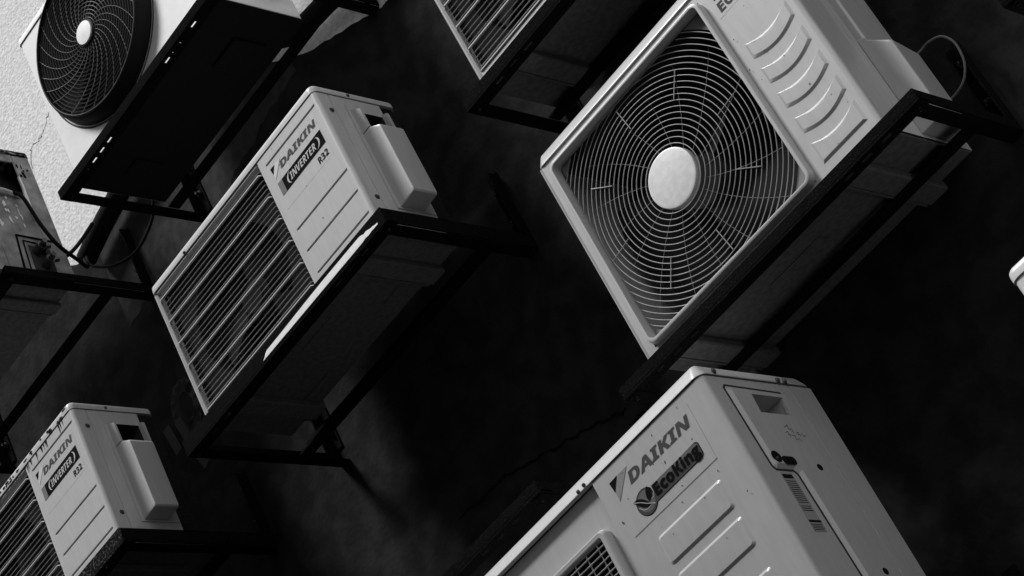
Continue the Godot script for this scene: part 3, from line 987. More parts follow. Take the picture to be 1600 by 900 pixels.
		stroke(m, pts, 0.0013, px, "zy")
	obj("handwriting", m, M.ink_grey, cv)
	# rating label
	film("rating_label", [Vector2(0.446, 3.1245), Vector2(0.4135, 3.1255), Vector2(0.4105, 2.9995), Vector2(0.4465, 2.9985)], x1 + 0.0002, M.paper, t, "zy", 0.0006)
	m = MB.new()
	var rng := RandomNumberGenerator.new()
	rng.seed = 5
	var y := 3.119
	while y > 3.042:
		var bar := y > 3.113
		var za := 0.4435
		while za > 0.4165:
			var w := rng.randf_range(0.004, 0.014) if not bar else 0.026
			var ze := maxf(za - w, 0.4155)
			stroke(m, [Vector2(za, y), Vector2(ze, y)], 0.0042 if bar else 0.0017, x1 + 0.0011, "zy")
			za = ze - 0.0012
		y -= 0.0046 if rng.randf() < 0.8 else 0.008
	stroke(m, [Vector2(0.4445, 3.0205), Vector2(0.4125, 3.0205)], 0.005, x1 + 0.0011, "zy")
	for k in 4:
		stroke(m, [Vector2(0.4445, 3.0135 - k * 0.0037), Vector2(0.4125 + 0.004 * (k % 2), 3.0135 - k * 0.0037)], 0.0015, x1 + 0.0011, "zy")
	obj("label_print", m, M.ink, t)
	lid(x0 - 0.004, x1 + 0.003, zb - 0.004, zf + 0.003, yt + 0.0024, 0.030, 0.022, M.beige_d, t, 0.013)
	screw(Vector3(-2.075, yt + 0.008, zf + 0.003), "xy", t, 0.0028)
	screw(Vector3(-2.093, yt + 0.006, zf + 0.003), "xy", t, 0.0028)
	screw(Vector3(x1 + 0.003, yt + 0.010, 0.470), "zy", t, 0.0042)
	screw(Vector3(x1 + 0.003, yt + 0.007, 0.287), "zy", t, 0.0042)
	screw(Vector3(x1 + 0.003, yt + 0.006, 0.267), "zy", t, 0.0042)
	m = MB.new()
	m.cbox(Vector3(x0 + 0.003, yb - 0.004, zb + 0.006), Vector3(x1 - 0.003, yb - 0.0005, zf - 0.016), 0.001)
	obj("base_pan", m, M.pan, t)
	feet([-2.48, -1.86], 0.05, zb + 0.002, zf + 0.01, 2.6655, yb - 0.0042, t)
	return t

# ---------------------------------------------------------------- unit with the round protruding fan guard
func guard_unit() -> Node3D:
	var x0 := -3.060; var x1 := -2.400; var yb := 5.0235; var yt := 5.522; var zb := 0.17; var zf := 0.432
	var t := thing("air_conditioner", "white unit with black round fan guard of spiral ribs, beside pale bare wall", "air conditioner", Vector3((x0 + x1) / 2, 5.021, (zb + zf) / 2))
	var m := MB.new()
	var rings := []
	for s in [[0.0, 0.0], [0.0, 1.0]]:
		var p := rrect(x0, -zf, x1, -zb, 0.012, 4)
		var rg := PackedVector3Array()
		for q in p: rg.append(Vector3(q.x, yb if s[1] == 0.0 else yt, -q.y))
		rings.append(rg)
	m.loft(rings, true, true)
	obj("casing", m, M.white, t)
	lid(x0 - 0.003, x1 + 0.003, zb - 0.003, zf + 0.003, yt + 0.0035, 0.02, 0.014, M.white, t)
	m = MB.new()
	m.box(Vector3(x0 + 0.004, yt + 0.0001, zb + 0.006), Vector3(x1 - 0.004, yt + 0.0034, zf - 0.004))
	obj("lid_joint", m, M.inside, t)
	var c := Vector3(-2.795, 5.297, zf)
	# flange pressed in the sheet
	m = MB.new()
	m.lathe(PackedVector2Array([Vector2(0.2335, -0.002), Vector2(0.2335, 0.0008), Vector2(0.231, 0.0018), Vector2(0.229, 0.0008)]), c, 96, false)
	obj("guard_seat", m, M.ink_grey, t)
	m = MB.new()
	m.lathe(PackedVector2Array([Vector2(0.226, -0.004), Vector2(0.2255, 0.004), Vector2(0.219, 0.024), Vector2(0.212, 0.036), Vector2(0.2095, 0.039), Vector2(0.2065, 0.0395), Vector2(0.2045, 0.036), Vector2(0.2045, 0.004)]), c, 96, false)
	m.lathe(PackedVector2Array([Vector2(0.2045, 0.0035), Vector2(0.001, 0.003)]), c, 48, true)
	obj("guard_rim", m, M.black_plastic, t)
	# thin bright bead round the front of the guard
	m = MB.new()
	var path := PackedVector3Array()
	for i in 120:
		var a := TAU * i / 120.0
		path.append(c + Vector3(cos(a) * 0.2062, sin(a) * 0.2062, 0.0395))
	m.tube(path, 0.0010, 6, true)
	obj("guard_bead", m, M.guard_rib, t, 60.0)
	# concentric fins
	for k in 17:
		var r := 0.040 + k * 0.00985
		m = MB.new()
		m.lathe(PackedVector2Array([Vector2(r + 0.0009, 0.014), Vector2(r + 0.0009, 0.0338), Vector2(r - 0.0005, 0.0343), Vector2(r - 0.0009, 0.0338), Vector2(r - 0.0009, 0.014)]), c, 84, false)
		obj("guard_ring", m, M.guard_fin, t, 50.0)
	# spiral ribs
	for k in 28:
		m = MB.new()
		var ra := PackedVector3Array()
		for i in 15:
			var u := i / 14.0
			var r := lerpf(0.034, 0.2045, u)
			var a := TAU * k / 28.0 - 1.45 * u + 0.35 * u * u
			ra.append(c + Vector3(cos(a) * r, sin(a) * r, 0.0328))
		m.tube(ra, 0.0010, 5)
		obj("guard_rib", m, M.guard_rib, t, 60.0)
	m = MB.new()
	m.lathe(PackedVector2Array([Vector2(0.036, 0.012), Vector2(0.036, 0.036), Vector2(0.0325, 0.0375)]), c, 36, true)
	obj("guard_hub", m, M.black_plastic, t)
	m = MB.new()
	m.lathe(PackedVector2Array([Vector2(0.0312, 0.037), Vector2(0.0312, 0.0395), Vector2(0.030, 0.0412), Vector2(0.02, 0.042), Vector2(0.006, 0.0424)]), c, 40, true)
	obj("hub_disc", m, M.white, t)
	# pressed ribs of the service panel
	for y in [5.42, 5.30, 5.18]:
		m = MB.new()
		m.cbox(Vector3(-2.535, y - 0.002, zf - 0.001), Vector3(-2.425, y + 0.002, zf + 0.0022), 0.0018)
		obj("pressed_rib", m, M.white, t)
	m = MB.new()
	m.box(Vector3(x0 + 0.002, yb - 0.0018, zb - 0.001), Vector3(x1 - 0.002, yb - 0.0004, zf - 0.006))
	m.cbox(Vector3(-2.6, yb - 0.012, 0.22), Vector3(-2.5, yb - 0.0017, 0.32), 0.003)
	m.cbox(Vector3(-2.98, yb - 0.010, 0.25), Vector3(-2.93, yb - 0.0017, 0.34), 0.003)
	obj("base_pan", m, M.pan_shade, t)
	# valve cover at the right end
	m = MB.new()
	m.cbox(Vector3(x1 + 0.0005, 5.10, 0.185), Vector3(x1 + 0.055, 5.34, 0.30), 0.012)
	obj("valve_cover", m, M.white, t)
	return t

# ---------------------------------------------------------------- stripped old unit at the left edge
func old_unit() -> Node3D:
	var x0 := -4.05; var x1 := -3.392; var yb := 5.04; var yt := 5.480; var zb := 0.237; var zf := 0.52
	var t := thing("air_conditioner", "rusty stripped old unit with missing side cover and hanging cables, left edge", "air conditioner", Vector3((x0 + x1) / 2, 5.021, (zb + zf) / 2))
	var m := MB.new()
	# right side: post, top band, lower sheet and front strip round an open hole
	m.cbox(Vector3(x1 - 0.006, yb, zb), Vector3(x1, yt, 0.293), 0.0025)
	m.box(Vector3(x1 - 0.006, 5.452, 0.2931), Vector3(x1 - 0.0005, yt, zf))
	m.box(Vector3(x1 - 0.006, yb, 0.2931), Vector3(x1 - 0.001, 5.318, 0.433))
	m.box(Vector3(x1 - 0.006, yb, 0.4352), Vector3(x1, 5.4519, zf))
	m.box(Vector3(x0, yb, zb), Vector3(x0 + 0.006, yt, zf))
	m.box(Vector3(x0 + 0.0061, yb, zf - 0.006), Vector3(x1 - 0.0061, yt, zf))
	obj("casing", m, M.rusty, t)
	m = MB.new()
	m.box(Vector3(x0 + 0.007, yb + 0.003, zb + 0.001), Vector3(x1 - 0.007, yt, zb + 0.006))
	m.box(Vector3(-3.46, yb + 0.003, zb + 0.007), Vector3(-3.455, yt, zf - 0.007))
	obj("inner_lining", m, M.inside, t)
	lid(x0 - 0.003, x1 + 0.004, zb - 0.004, zf + 0.003, yt + 0.0005, 0.017, 0.014, M.rust_dark, t)
	# bare curled edge beside the hole
	m = MB.new()
	var e := [Vector2(0.300, 5.392), Vector2(0.2945, 5.394), Vector2(0.2925, 5.36), Vector2(0.2935, 5.31), Vector2(0.2955, 5.24), Vector2(0.2975, 5.235), Vector2(0.3015, 5.24), Vector2(0.3005, 5.29), Vector2(0.304, 5.315), Vector2(0.299, 5.35)]
	var p := PackedVector2Array()
	for q in e: p.append(q)
	m.extrude(p, x1 + 0.0003, x1 + 0.006, "zy")
	obj("bent_edge", m, M.chip, t)
	# crossbar of the hole
	m = MB.new()
	m.tube(PackedVector3Array([Vector3(x1 - 0.01, 5.320, 0.30), Vector3(x1 - 0.002, 5.322, 0.33), Vector3(x1 + 0.004, 5.325, 0.37), Vector3(x1 - 0.003, 5.330, 0.43)]), 0.011, 8)
	obj("foam_lip", m, M.chip_dull, t)
	# flaking paint
	var rng := RandomNumberGenerator.new()
	rng.seed = 9
	for k in 26:
		var c := Vector2(rng.randf_range(0.335, 0.425), rng.randf_range(5.20, 5.31))
		if k > 17: c = Vector2(rng.randf_range(0.24, 0.29), rng.randf_range(5.40, 5.475))
		var q := []
		var w := rng.randf_range(0.002, 0.006)
		var h := rng.randf_range(0.004, 0.016)
		for i in 7:
			var a := TAU * i / 7.0
			q.append(c + Vector2(cos(a) * w, sin(a) * h) * rng.randf_range(0.5, 1.1))
		film("paint_flake", q, x1 + 0.0002, M.chip if k <= 17 else M.grime, t, "zy")
	# valve plate: pressed frame, flat dark patch for the recess's shade, two valves
	m = MB.new()
	m.tube(PackedVector3Array([Vector3(x1 + 0.001, 5.05, 0.392), Vector3(x1 + 0.001, 5.172, 0.378), Vector3(x1 + 0.001, 5.165, 0.258)]), 0.003, 6)
	m.tube(PackedVector3Array([Vector3(x1 + 0.001, 5.05, 0.372), Vector3(x1 + 0.001, 5.155, 0.363), Vector3(x1 + 0.001, 5.148, 0.30)]), 0.002, 6)
	obj("pressed_frame", m, M.steel, t)
	film("recess_shade", [Vector2(0.358, 5.05), Vector2(0.352, 5.142), Vector2(0.288, 5.135), Vector2(0.292, 5.05)], x1 + 0.0003, M.inside, t, "zy", 0.0008)
	for k in 2:
		m = MB.new()
		var cc := Vector3(x1, 5.118 - k * 0.045, 0.335 - k * 0.012)
		m.tube(PackedVector3Array([cc, cc + Vector3(0.03, 0, 0), cc + Vector3(0.031, 0, 0)]), 0.013, 10)
		m.tube(PackedVector3Array([cc + Vector3(0.031, 0, 0), cc + Vector3(0.048, 0, 0)]), 0.008, 6)
		m.tube(PackedVector3Array([cc + Vector3(0.02, 0, 0), cc + Vector3(0.024, 0.006, -0.03)]), 0.007, 8)
		obj("valve", m, M.valve, t)
	m = MB.new()
	m.cbox(Vector3(x0 + 0.003, yb - 0.005, zb + 0.004), Vector3(x1 - 0.003, yb - 0.0004, zf - 0.004), 0.002)
	obj("base_pan", m, M.pan, t)
	feet([-3.95, -3.50], 0.04, zb, zf - 0.07, 5.0215, yb - 0.0052, t)
	return t

# ---------------------------------------------------------------- bright unit cut by the right edge
func edge_unit() -> Node3D:
	var x0 := -1.174; var x1 := -0.50; var yb := 2.545; var yt := 3.052; var zb := 0.20; var zf := 0.510
	var t := thing("air_conditioner", "bright white unit of which only a rounded corner shows, right edge", "air conditioner", Vector3((x0 + x1) / 2, 2.521, (zb + zf) / 2))
	var m := MB.new()
	var rings := []
	for y in [yb, yt]:
		var rg := PackedVector3Array()
		for q in rrect(x0, -zf, x1, -zb, 0.016, 5): rg.append(Vector3(q.x, y, -q.y))
		rings.append(rg)
	m.loft(rings)
	obj("casing", m, M.new_white, t)
	lid(x0 - 0.003, x1 + 0.003, zb - 0.003, zf + 0.003, yt + 0.0025, 0.021, 0.02, M.new_white, t)
	m = MB.new()
	m.box(Vector3(x0 + 0.006, yt + 0.0001, zb + 0.006), Vector3(x1 - 0.006, yt + 0.0024, zf - 0.006))
	obj("lid_joint", m, M.inside, t)
	m = MB.new()
	rings = []
	for s in [[0.0, 0.03, -0.001], [0.0, 0.03, 0.009], [0.003, 0.027, 0.012], [0.012, 0.02, 0.012], [0.014, 0.018, 0.009], [0.014, 0.018, 0.001]]:
		rings.append(ring(rrect(x0 + 0.035 + s[0], yb + 0.04 + s[0], -0.70 - s[0], yt - 0.03 - s[0], s[1], 5), zf + s[2]))
	m.loft(rings, false, true)
	obj("grille_frame", m, M.new_white, t)
	for k in 30:
		var y := yt - 0.06 - k * 0.0135
		m = MB.new()
		m.cbox(Vector3(x0 + 0.05, y - 0.0012, zf + 0.002), Vector3(-0.715, y + 0.0012, zf + 0.009), 0.0006)
		obj("grille_bar", m, M.black_plastic, t)
	m = MB.new()
	m.cbox(Vector3(x0 + 0.004, yb - 0.006, zb + 0.005), Vector3(x1 - 0.004, yb - 0.0004, zf - 0.004), 0.002)
	obj("base_pan", m, M.pan, t)
	feet([-1.07, -0.60], 0.04, zb, zf + 0.018, 2.5215, yb - 0.0062, t)
	return t

# ---------------------------------------------------------------- wall bracket of black angle iron
func bracket(xl: float, xr: float, y: float, zf: float, leg: float, label: String, fleck_span := [], slots := [], rail_mat: Material = null) -> Node3D:
	var t := thing("wall_bracket", label, "bracket", Vector3((xl + xr) / 2, y, 0.0), "black angle iron brackets on the wall")
	var th := 0.0045
	var m := MB.new()
	m.cbox(Vector3(xl, y + th, zf - th), Vector3(xr, y + leg, zf), 0.0012)
	# horizontal flange with slots punched through
	var fw := 0.036
	var za := zf - 0.012; var zb := zf - 0.020
	m.box(Vector3(xl, y, zf - fw), Vector3(xr, y + th, zb))
	m.box(Vector3(xl, y, za), Vector3(xr, y + th, zf))
	var cur := xl
	var ss := slots.duplicate()
	if ss.is_empty():
		for q in [0.085, 0.135, 0.185]: ss.append([xl + q, 0.026])
		for q in [0.185, 0.135, 0.085]: ss.append([xr - q - 0.026, 0.026])
	for s in ss:
		if s[0] > cur: m.box(Vector3(cur, y, zb), Vector3(s[0], y + th, za))
		cur = s[0] + s[1]
	m.box(Vector3(cur, y, zb), Vector3(xr, y + th, za))
	var rail := obj("front_rail", m, rail_mat if rail_mat else M.steel, t)
	if fleck_span.size() == 2:  # sun fleck painted as a bright strip on the rail face
		m = MB.new()
		var p := PackedVector2Array()
		var rng := RandomNumberGenerator.new()
		rng.seed = 31
		var n := 60
		for i in n + 1:
			var u := float(i) / n
			p.append(Vector2(lerpf(fleck_span[0], fleck_span[1], u), y + 0.010 + (0.0 if u < 0.88 else rng.randf() * 0.002)))
		for i in n:
			var u := 1.0 - float(i) / n
			var hh := lerpf(0.012, 0.017, smoothstep(0.0, 0.6, u)) * smoothstep(0.0, 0.05, u) * (1.0 - 0.55 * smoothstep(0.86, 1.0, u))
			p.append(Vector2(lerpf(fleck_span[0], fleck_span[1], u), y + 0.0104 + hh - (0.0 if u < 0.88 else rng.randf() * 0.004)))
		m.extrude(p, zf + 0.0002, zf + 0.0009)
		obj("sun_fleck", m, M.bare, rail)
	for s in [0, 1]:
		var xa := xl if s == 0 else xr - th
		var xb := xl + th if s == 0 else xr
		var xi := xl + 0.034 if s == 0 else xr - 0.034
		m = MB.new()
		m.cbox(Vector3(xa, y - 0.0005, 0.0), Vector3(xb, y + leg - 0.001, zf - th - 0.0005), 0.001)
		m.box(Vector3(xb if s == 0 else xi, y - 0.0035, 0.0), Vector3(xi if s == 0 else xa, y - 0.0004, zf - 0.006))
		obj("arm", m, M.steel, t)
		m = MB.new()
		m.cbox(Vector3(xa, y + leg, 0.0002), Vector3(xi if s == 0 else xb, y + 0.235, 0.005), 0.001) if s == 0 else m.cbox(Vector3(xi, y + leg, 0.0002), Vector3(xb, y + 0.235, 0.005), 0.001)
		m.cbox(Vector3(xa, y + leg, 0.0052), Vector3(xb, y + 0.225, 0.034), 0.001)
		obj("upright", m, M.steel, t)
		for k in 2:
			m = MB.new()
			m.lathe(PackedVector2Array([Vector2(0.009, 0.0), Vector2(0.009, 0.006), Vector2(0.005, 0.007), Vector2(0.005, 0.016)]), Vector3((xa + xb) / 2 + (0.017 if s == 0 else -0.017), y + 0.09 + k * 0.10, 0.005), 6)
			obj("anchor_bolt", m, M.steel_worn, t)
		m = MB.new()
		var bx := xl + 0.018 if s == 0 else xr - 0.018
		var rg := []
		for q in [[0.0045, 0.0], [0.0045, -0.003], [0.003, -0.0035], [0.003, -0.007]]:
			var rr := PackedVector3Array()
			for i in 6: rr.append(Vector3(bx + cos(-TAU * i / 6.0) * q[0], y - 0.0036 + q[1], zf - 0.018 - sin(-TAU * i / 6.0) * q[0]))
			rg.append(rr)
		m.loft(rg, false, true)
		obj("rail_bolt", m, M.steel_worn, t)
	# rear rail
	m = MB.new()
	m.cbox(Vector3(xl + 0.0348, y + 0.0002, 0.118), Vector3(xr - 0.0348, y + leg - 0.002, 0.1225), 0.001)
	m.box(Vector3(xl + 0.0348, y + 0.0002, 0.1226), Vector3(xr - 0.0348, y + 0.0045, 0.154))
	obj("rear_rail", m, M.steel, t)
	return t

func spline(pts: Array, n := 8) -> PackedVector3Array:
	var c := Curve3D.new()
	for i in pts.size():
		var a: Vector3 = pts[maxi(i - 1, 0)]
		var b: Vector3 = pts[mini(i + 1, pts.size() - 1)]
		var d := (b - a) / 6.0
		c.add_point(pts[i], -d, d)
	var o := PackedVector3Array()
	for i in pts.size() - 1:
		for k in n: o.append(c.sample(i, float(k) / n))
	o.append(pts[pts.size() - 1])
	return o
func cable(called: String, label: String, category: String, pts: Array, r: float, mt: Material, group := "") -> MeshInstance3D:
	O = pts[0]
	var m := MB.new()
	m.tube(spline(pts), r, 10)
	var o := obj(called, m, mt, null, 60.0)
	tag(o, label, category, group)
	return o

# ---------------------------------------------------------------- the setting
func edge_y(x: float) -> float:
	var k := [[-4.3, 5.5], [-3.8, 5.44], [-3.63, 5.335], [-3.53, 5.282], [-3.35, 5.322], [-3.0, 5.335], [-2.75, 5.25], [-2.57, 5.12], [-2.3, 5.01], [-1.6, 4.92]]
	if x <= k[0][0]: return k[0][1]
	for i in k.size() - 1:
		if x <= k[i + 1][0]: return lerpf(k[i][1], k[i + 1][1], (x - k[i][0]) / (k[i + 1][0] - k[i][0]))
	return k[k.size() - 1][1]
func build_wall() -> void:
	var t := thing("building_wall", "rendered house wall, pale above and charcoal below, behind all units", "wall", Vector3(-2.0, 0.0, 0.0))
	var rng := RandomNumberGenerator.new()
	rng.seed = 4
	var ed := PackedVector2Array()
	var x := -9.0
	ed.append(Vector2(-9.0, edge_y(-9.0)))
	x = -4.6
	while x < -1.4:
		ed.append(Vector2(x, edge_y(x) + rng.randf_range(-0.003, 0.003)))
		x += 0.02
	ed.append(Vector2(7.0, edge_y(7.0)))
	var lowp := PackedVector2Array([Vector2(-9, 0), Vector2(7, 0)])
	# grey band painted for the shade under the white unit
	var band := PackedVector2Array()
	for i in 45:
		var bx := lerpf(-3.52, -2.62, i / 44.0)
		band.append(Vector2(bx, edge_y(bx) - 0.008))
	for i in 45:
		var bx := lerpf(-2.62, -3.52, i / 44.0)
		band.append(Vector2(bx, lerpf(5.02, 5.10, smoothstep(-3.2, -2.62, bx)) + rng.randf_range(-0.012, 0.012)))
	var bm := MB.new()
	bm.extrude(band, -0.01, 0.0004)
	obj("shade_band", bm, M.shade_band, t)
	var upp := PackedVector2Array([Vector2(7, 8.6), Vector2(-9, 8.6)])
	var r := ed.duplicate(); r.reverse()
	lowp.append_array(r)
	upp.append_array(ed)
	var m := MB.new()
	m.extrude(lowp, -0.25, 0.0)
	obj("dark_render", m, M.dark_wall, t)
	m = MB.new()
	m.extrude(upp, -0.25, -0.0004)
	obj("pale_render", m, M.plaster, t)
	# cracks
	var cr := MB.new()
	var jag := func(cm: MB, pts: Array, w: float, d: float) -> void:
		var o := []
		for i in pts.size() - 1:
			for k in 7:
				var q: Vector2 = pts[i].lerp(pts[i + 1], k / 7.0)
				o.append(q + Vector2(rng.randf_range(-1, 1), rng.randf_range(-1, 1)) * 0.006)
		o.append(pts[pts.size() - 1])
		for i in o.size() - 1: stroke(cm, [o[i], o[i + 1]], w * rng.randf_range(0.5, 1.2), d)
	jag.call(cr, [Vector2(-3.30, 5.90), Vector2(-3.44, 5.83), Vector2(-3.534, 5.784), Vector2(-3.561, 5.771), Vector2(-3.615, 5.779), Vector2(-3.64, 5.72)], 0.0022, 0.0003)
	obj("crack", cr, M.crack_pale, t)
	cr = MB.new()
	jag.call(cr, [Vector2(-2.246, 3.704), Vector2(-2.356, 3.74), Vector2(-2.473, 3.77), Vector2(-2.615, 3.808), Vector2(-2.782, 3.817)], 0.008, 0.0008)
	obj("crack", cr, M.crack, t)
	# sprayed scrawl
	cr = MB.new()
	var lp := []
	for i in 15:
		var a := lerpf(0.2, TAU * 0.95, i / 14.0)
		lp.append(Vector2(-3.44 + cos(a) * 0.045, 4.675 + sin(a) * 0.06))
	stroke(cr, lp, 0.035, 0.0008)
	stroke(cr, [Vector2(-3.49, 4.66), Vector2(-3.47, 4.55), Vector2(-3.455, 4.50)], 0.03, 0.001)
	stroke(cr, [Vector2(-3.54, 4.67), Vector2(-3.53, 4.60)], 0.03, 0.0012)
	obj("sprayed_scrawl", cr, M.graffiti, t)

func build_opposite() -> void:
	# added unseen house: its height and right end shape the light on the units
	var zf := 5.6; var top := 11.0
	var t := thing("added_house", "added unseen house behind the viewer, sized to shade the lower units", "house", Vector3(-4.0, 0.0, zf + 2.0))
	var m := MB.new()
	m.box(Vector3(-26, 0.002, zf), Vector3(1.2, top - 0.25, zf + 4.0))
	obj("wall", m, M.facade, t)
	m = MB.new()
	m.cbox(Vector3(-26.1, top - 0.2495, zf - 0.12), Vector3(1.3, top, zf + 4.1), 0.02)
	obj("roof", m, M.facade, t)
	for r in 3:
		for c in 7:
			var x := -23.5 + c * 3.4; var y := 1.2 + r * 3.3
			m = MB.new()
			m.box(Vector3(x, y, zf - 0.02), Vector3(x + 1.2, y + 1.5, zf - 0.002))
			var w := obj("window", m, M.pane, t)
			m = MB.new()
			m.box(Vector3(x - 0.08, y - 0.08, zf - 0.08), Vector3(x + 1.28, y - 0.002, zf - 0.003))
			obj("sill", m, M.facade, w)

func _ready() -> void:
	# camera: below and to the right, tilted far over
	var cam := Camera3D.new()
	cam.name = "camera"
	add_child(cam)
	var ax := Vector3(0.5867847853, -0.4081517749, -0.6993538048)
	var ay := -Vector3(-0.6514869268, -0.7508753139, -0.1084022476)
	var az := -Vector3(-0.4808829379, 0.5192286506, -0.7065077553)
	cam.transform = Transform3D(Basis(ax, ay, az), Vector3(0, 1.6, 3.462))
	cam.fov = 15.078
	cam.near = 0.05; cam.far = 400.0
	cam.current = true
	# sky and light
	var env := Environment.new()
	env.background_mode = Environment.BG_SKY
	var sm := ProceduralSkyMaterial.new()
	sm.sky_top_color = grey(0.40)
	sm.sky_horizon_color = grey(0.36)
	sm.sky_curve = 0.2
	sm.ground_bottom_color = grey(0.04)
	sm.ground_horizon_color = grey(0.06)
	sm.sun_angle_max = 0.0
	var sky := Sky.new()
	sky.sky_material = sm
	env.sky = sky
	env.tonemap_mode = Environment.TONE_MAPPER_LINEAR
	env.tonemap_exposure = 2.35
	env.sdfgi_enabled = true; env.ssao_enabled = true; env.ssil_enabled = true
	var we := WorldEnvironment.new()
	we.name = "world_environment"
	we.environment = env
	add_child(we)
	var sun := DirectionalLight3D.new()
	sun.name = "sun"
	sun.light_energy = 0.5
	sun.light_angular_distance = 15.0
	sun.light_color = Color(1, 1, 1)
	sun.shadow_enabled = true
	add_child(sun)
	sun.look_at_from_position(Vector3.ZERO, -Vector3(-0.24, 0.84, 0.49), Vector3.UP)

	bold = SystemFont.new()
	bold.font_names = PackedStringArray(["Droid Sans"])
	bold.font_weight = 700
	make_materials()

	# ground and wall
	O = Vector3.ZERO
	var m := MB.new()
	m.box(Vector3(-150, -0.3, -150), Vector3(150, 0.0, 150))
	var g := obj("ground", m, M.asphalt)
	g.set_meta("kind", "structure")
	build_wall()
	build_opposite()

	# units
	var mid := slat_unit("slatted DAIKIN INVERTER R32 unit with whole front in view, left of centre")
	var low := copy(mid, Vector3(-1.098, -0.015, 0.0), "slatted unit with black grime running from its lid, lower left corner")
	for k in 1: grime(low)
	copy(mid, Vector3(1.025, 0.097, -0.09), "slatted unit cut off by the top edge, its lower left corner in view")
	var big := round_unit()
	specks(big, -1.44, -1.29, 3.57, 3.96, 0.3088, 12, 41)
	var near := near_unit()
	specks(near, -2.05, -1.77, 3.17, 3.33, 0.5130, 16, 42)
	specks(near, -2.05, -1.77, 2.80, 3.17, 0.5160, 10, 43)
	specks(mid, -2.50, -2.30, 4.25, 4.58, 0.4345, 8, 44)
	guard_unit()
	old_unit()
	edge_unit()

	# brackets
	bracket(-3.041, -2.240, 4.163, 0.462, 0.040, "bracket under the middle slatted unit, sun fleck painted along its front rail", [-2.712, -2.262])
	bracket(-4.139, -3.338, 4.148, 0.462, 0.040, "bracket with crusted rail under the grimy lower left unit", [], [], M.crust)
	bracket(-2.020, -1.185, 3.5155, 0.342, 0.027, "bracket under the unit with round wire grille")
	bracket(-1.992, -1.190, 4.260, 0.372, 0.031, "bracket under the slatted unit at the top edge")
	bracket(-3.104, -2.300, 5.0165, 0.462, 0.027, "bracket under the white unit with spiral fan guard", [], [[-2.992, 0.004], [-2.968, 0.022], [-2.932, 0.022], [-2.896, 0.022], [-2.62, 0.022], [-2.585, 0.004], [-2.552, 0.004], [-2.50, 0.022]])
	bracket(-4.180, -3.378, 5.0165, 0.462, 0.027, "bracket under the rusty stripped unit at the left edge")
	bracket(-3.010, -2.209, 3.436, 0.462, 0.026, "empty bracket on dark wall behind the near unit's lid")
	bracket(-0.949, -0.150, 3.478, 0.412, 0.030, "bracket corner in the upper right corner of the picture")
	bracket(-2.66, -1.68, 2.6605, 0.545, 0.030, "bracket carrying the near unit with EcoKing sticker")
	bracket(-1.23, -0.44, 2.5165, 0.545, 0.030, "bracket carrying the bright unit at the right edge")

	# pipes and cables
	var z := 0.045
	cable("insulated_pipe", "thick black insulated pipe running along the wall behind the white unit", "pipe", [Vector3(-1.85, 5.02, z), Vector3(-2.15, 5.07, z), Vector3(-2.39, 5.12, z), Vector3(-2.525, 5.145, z), Vector3(-2.62, 5.21, z), Vector3(-2.74, 5.30, z), Vector3(-2.95, 5.37, z), Vector3(-3.2, 5.345, z), Vector3(-3.335, 5.31, z), Vector3(-3.43, 5.29, z), Vector3(-3.53, 5.262, z)], 0.029, M.foam)
	cable("power_cable", "thin black cable hanging in a loop under the white unit", "cable", [Vector3(-3.10, 5.16, 0.10), Vector3(-3.155, 5.137, 0.10), Vector3(-3.194, 5.092, 0.10), Vector3(-3.282, 5.068, 0.10), Vector3(-3.38, 5.10, 0.10), Vector3(-3.471, 5.178, 0.09), Vector3(-3.50, 5.24, 0.07)], 0.0042, M.rubber)
	cable("power_cable", "black cable drooping from the pipe end to the rusty unit's valves", "cable", [Vector3(-3.42, 5.29, 0.08), Vector3(-3.44, 5.22, 0.14), Vector3(-3.43, 5.15, 0.22), Vector3(-3.40, 5.12, 0.30), Vector3(-3.35, 5.115, 0.335)], 0.0055, M.rubber)
	cable("power_cable", "black cable trailing down the rusty unit's bare side to the pipe end", "cable", [Vector3(-3.40, 5.335, 0.345), Vector3(-3.37, 5.30, 0.33), Vector3(-3.365, 5.20, 0.31), Vector3(-3.365, 5.13, 0.28), Vector3(-3.40, 5.12, 0.20), Vector3(-3.46, 5.16, 0.12), Vector3(-3.51, 5.24, 0.07)], 0.0055, M.rubber)
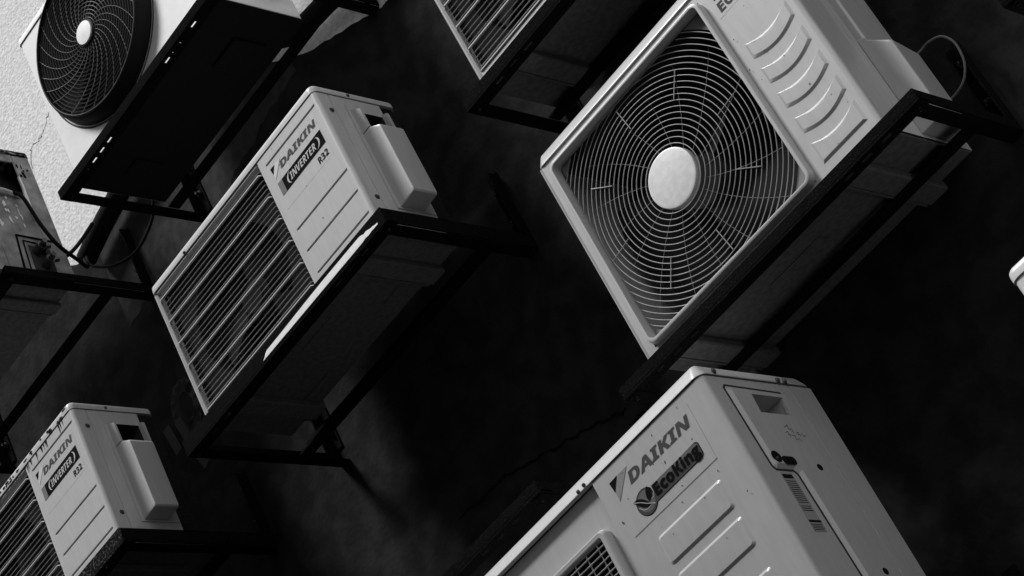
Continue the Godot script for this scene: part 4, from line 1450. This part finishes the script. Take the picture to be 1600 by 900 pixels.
	cable("power_cable", "thin grey cable looping behind the round grille unit's cover", "cable", [Vector3(-1.250, 3.752, 0.075), Vector3(-1.232, 3.76, 0.06), Vector3(-1.213, 3.761, 0.06), Vector3(-1.186, 3.75, 0.06), Vector3(-1.172, 3.721, 0.06), Vector3(-1.175, 3.685, 0.06), Vector3(-1.187, 3.66, 0.06), Vector3(-1.208, 3.643, 0.06), Vector3(-1.240, 3.635, 0.065), Vector3(-1.262, 3.63, 0.09)], 0.0024, M.grey_cable)

func specks(u: Node3D, x0: float, x1: float, y0: float, y1: float, z: float, n: int, seed_: int) -> void:
	O = u.position
	var rng := RandomNumberGenerator.new()
	rng.seed = seed_
	for k in n:
		var c := Vector2(rng.randf_range(x0, x1), rng.randf_range(y0, y1))
		var r := rng.randf_range(0.0006, 0.0018)
		var q := []
		for i in 6:
			var a := TAU * i / 6.0
			q.append(c + Vector2(cos(a), sin(a) * rng.randf_range(0.8, 1.8)) * r * rng.randf_range(0.6, 1.2))
		film("dirt_speck", q, z, M.dirt, u, "xy", 0.0003)

func grime(u: Node3D) -> void:
	# black streaks running down from under the lid
	var rng := RandomNumberGenerator.new()
	rng.seed = 77
	var sh := u.position - Vector3((-2.971 - 2.276) / 2, 4.168, (0.19 + 0.434) / 2)
	var zf := 0.434 + sh.z
	for k in 46:
		var x := rng.randf_range(-2.80, -2.30) + sh.x
		var top := 4.5875 + sh.y
		var on_panel := x > -2.506 + sh.x
		var len := rng.randf_range(0.004, 0.03) if on_panel else 0.005
		if rng.randf() < 0.15 and on_panel: len *= 1.7
		var w := rng.randf_range(0.001, 0.0035)
		film("grime_streak", [Vector2(x - w, top), Vector2(x - w * 0.4, top - len * 0.6), Vector2(x, top - len), Vector2(x + w * 0.5, top - len * 0.55), Vector2(x + w, top)], zf + 0.0003, M.grime, u, "xy", 0.0003)
	for k in 34:
		var x := rng.randf_range(-2.74, -2.30) + sh.x
		var y := 4.5925 + sh.y + rng.randf_range(0.0, 0.010)
		var q := []
		var w := rng.randf_range(0.003, 0.012)
		for i in 7:
			var a := TAU * i / 7.0
			q.append(Vector2(x + cos(a) * w * rng.randf_range(0.6, 1.2), y + sin(a) * 0.0035 * rng.randf_range(0.5, 1.1)))
		film("grime_patch", q, zf + 0.0021, M.grime, u, "xy", 0.0003)
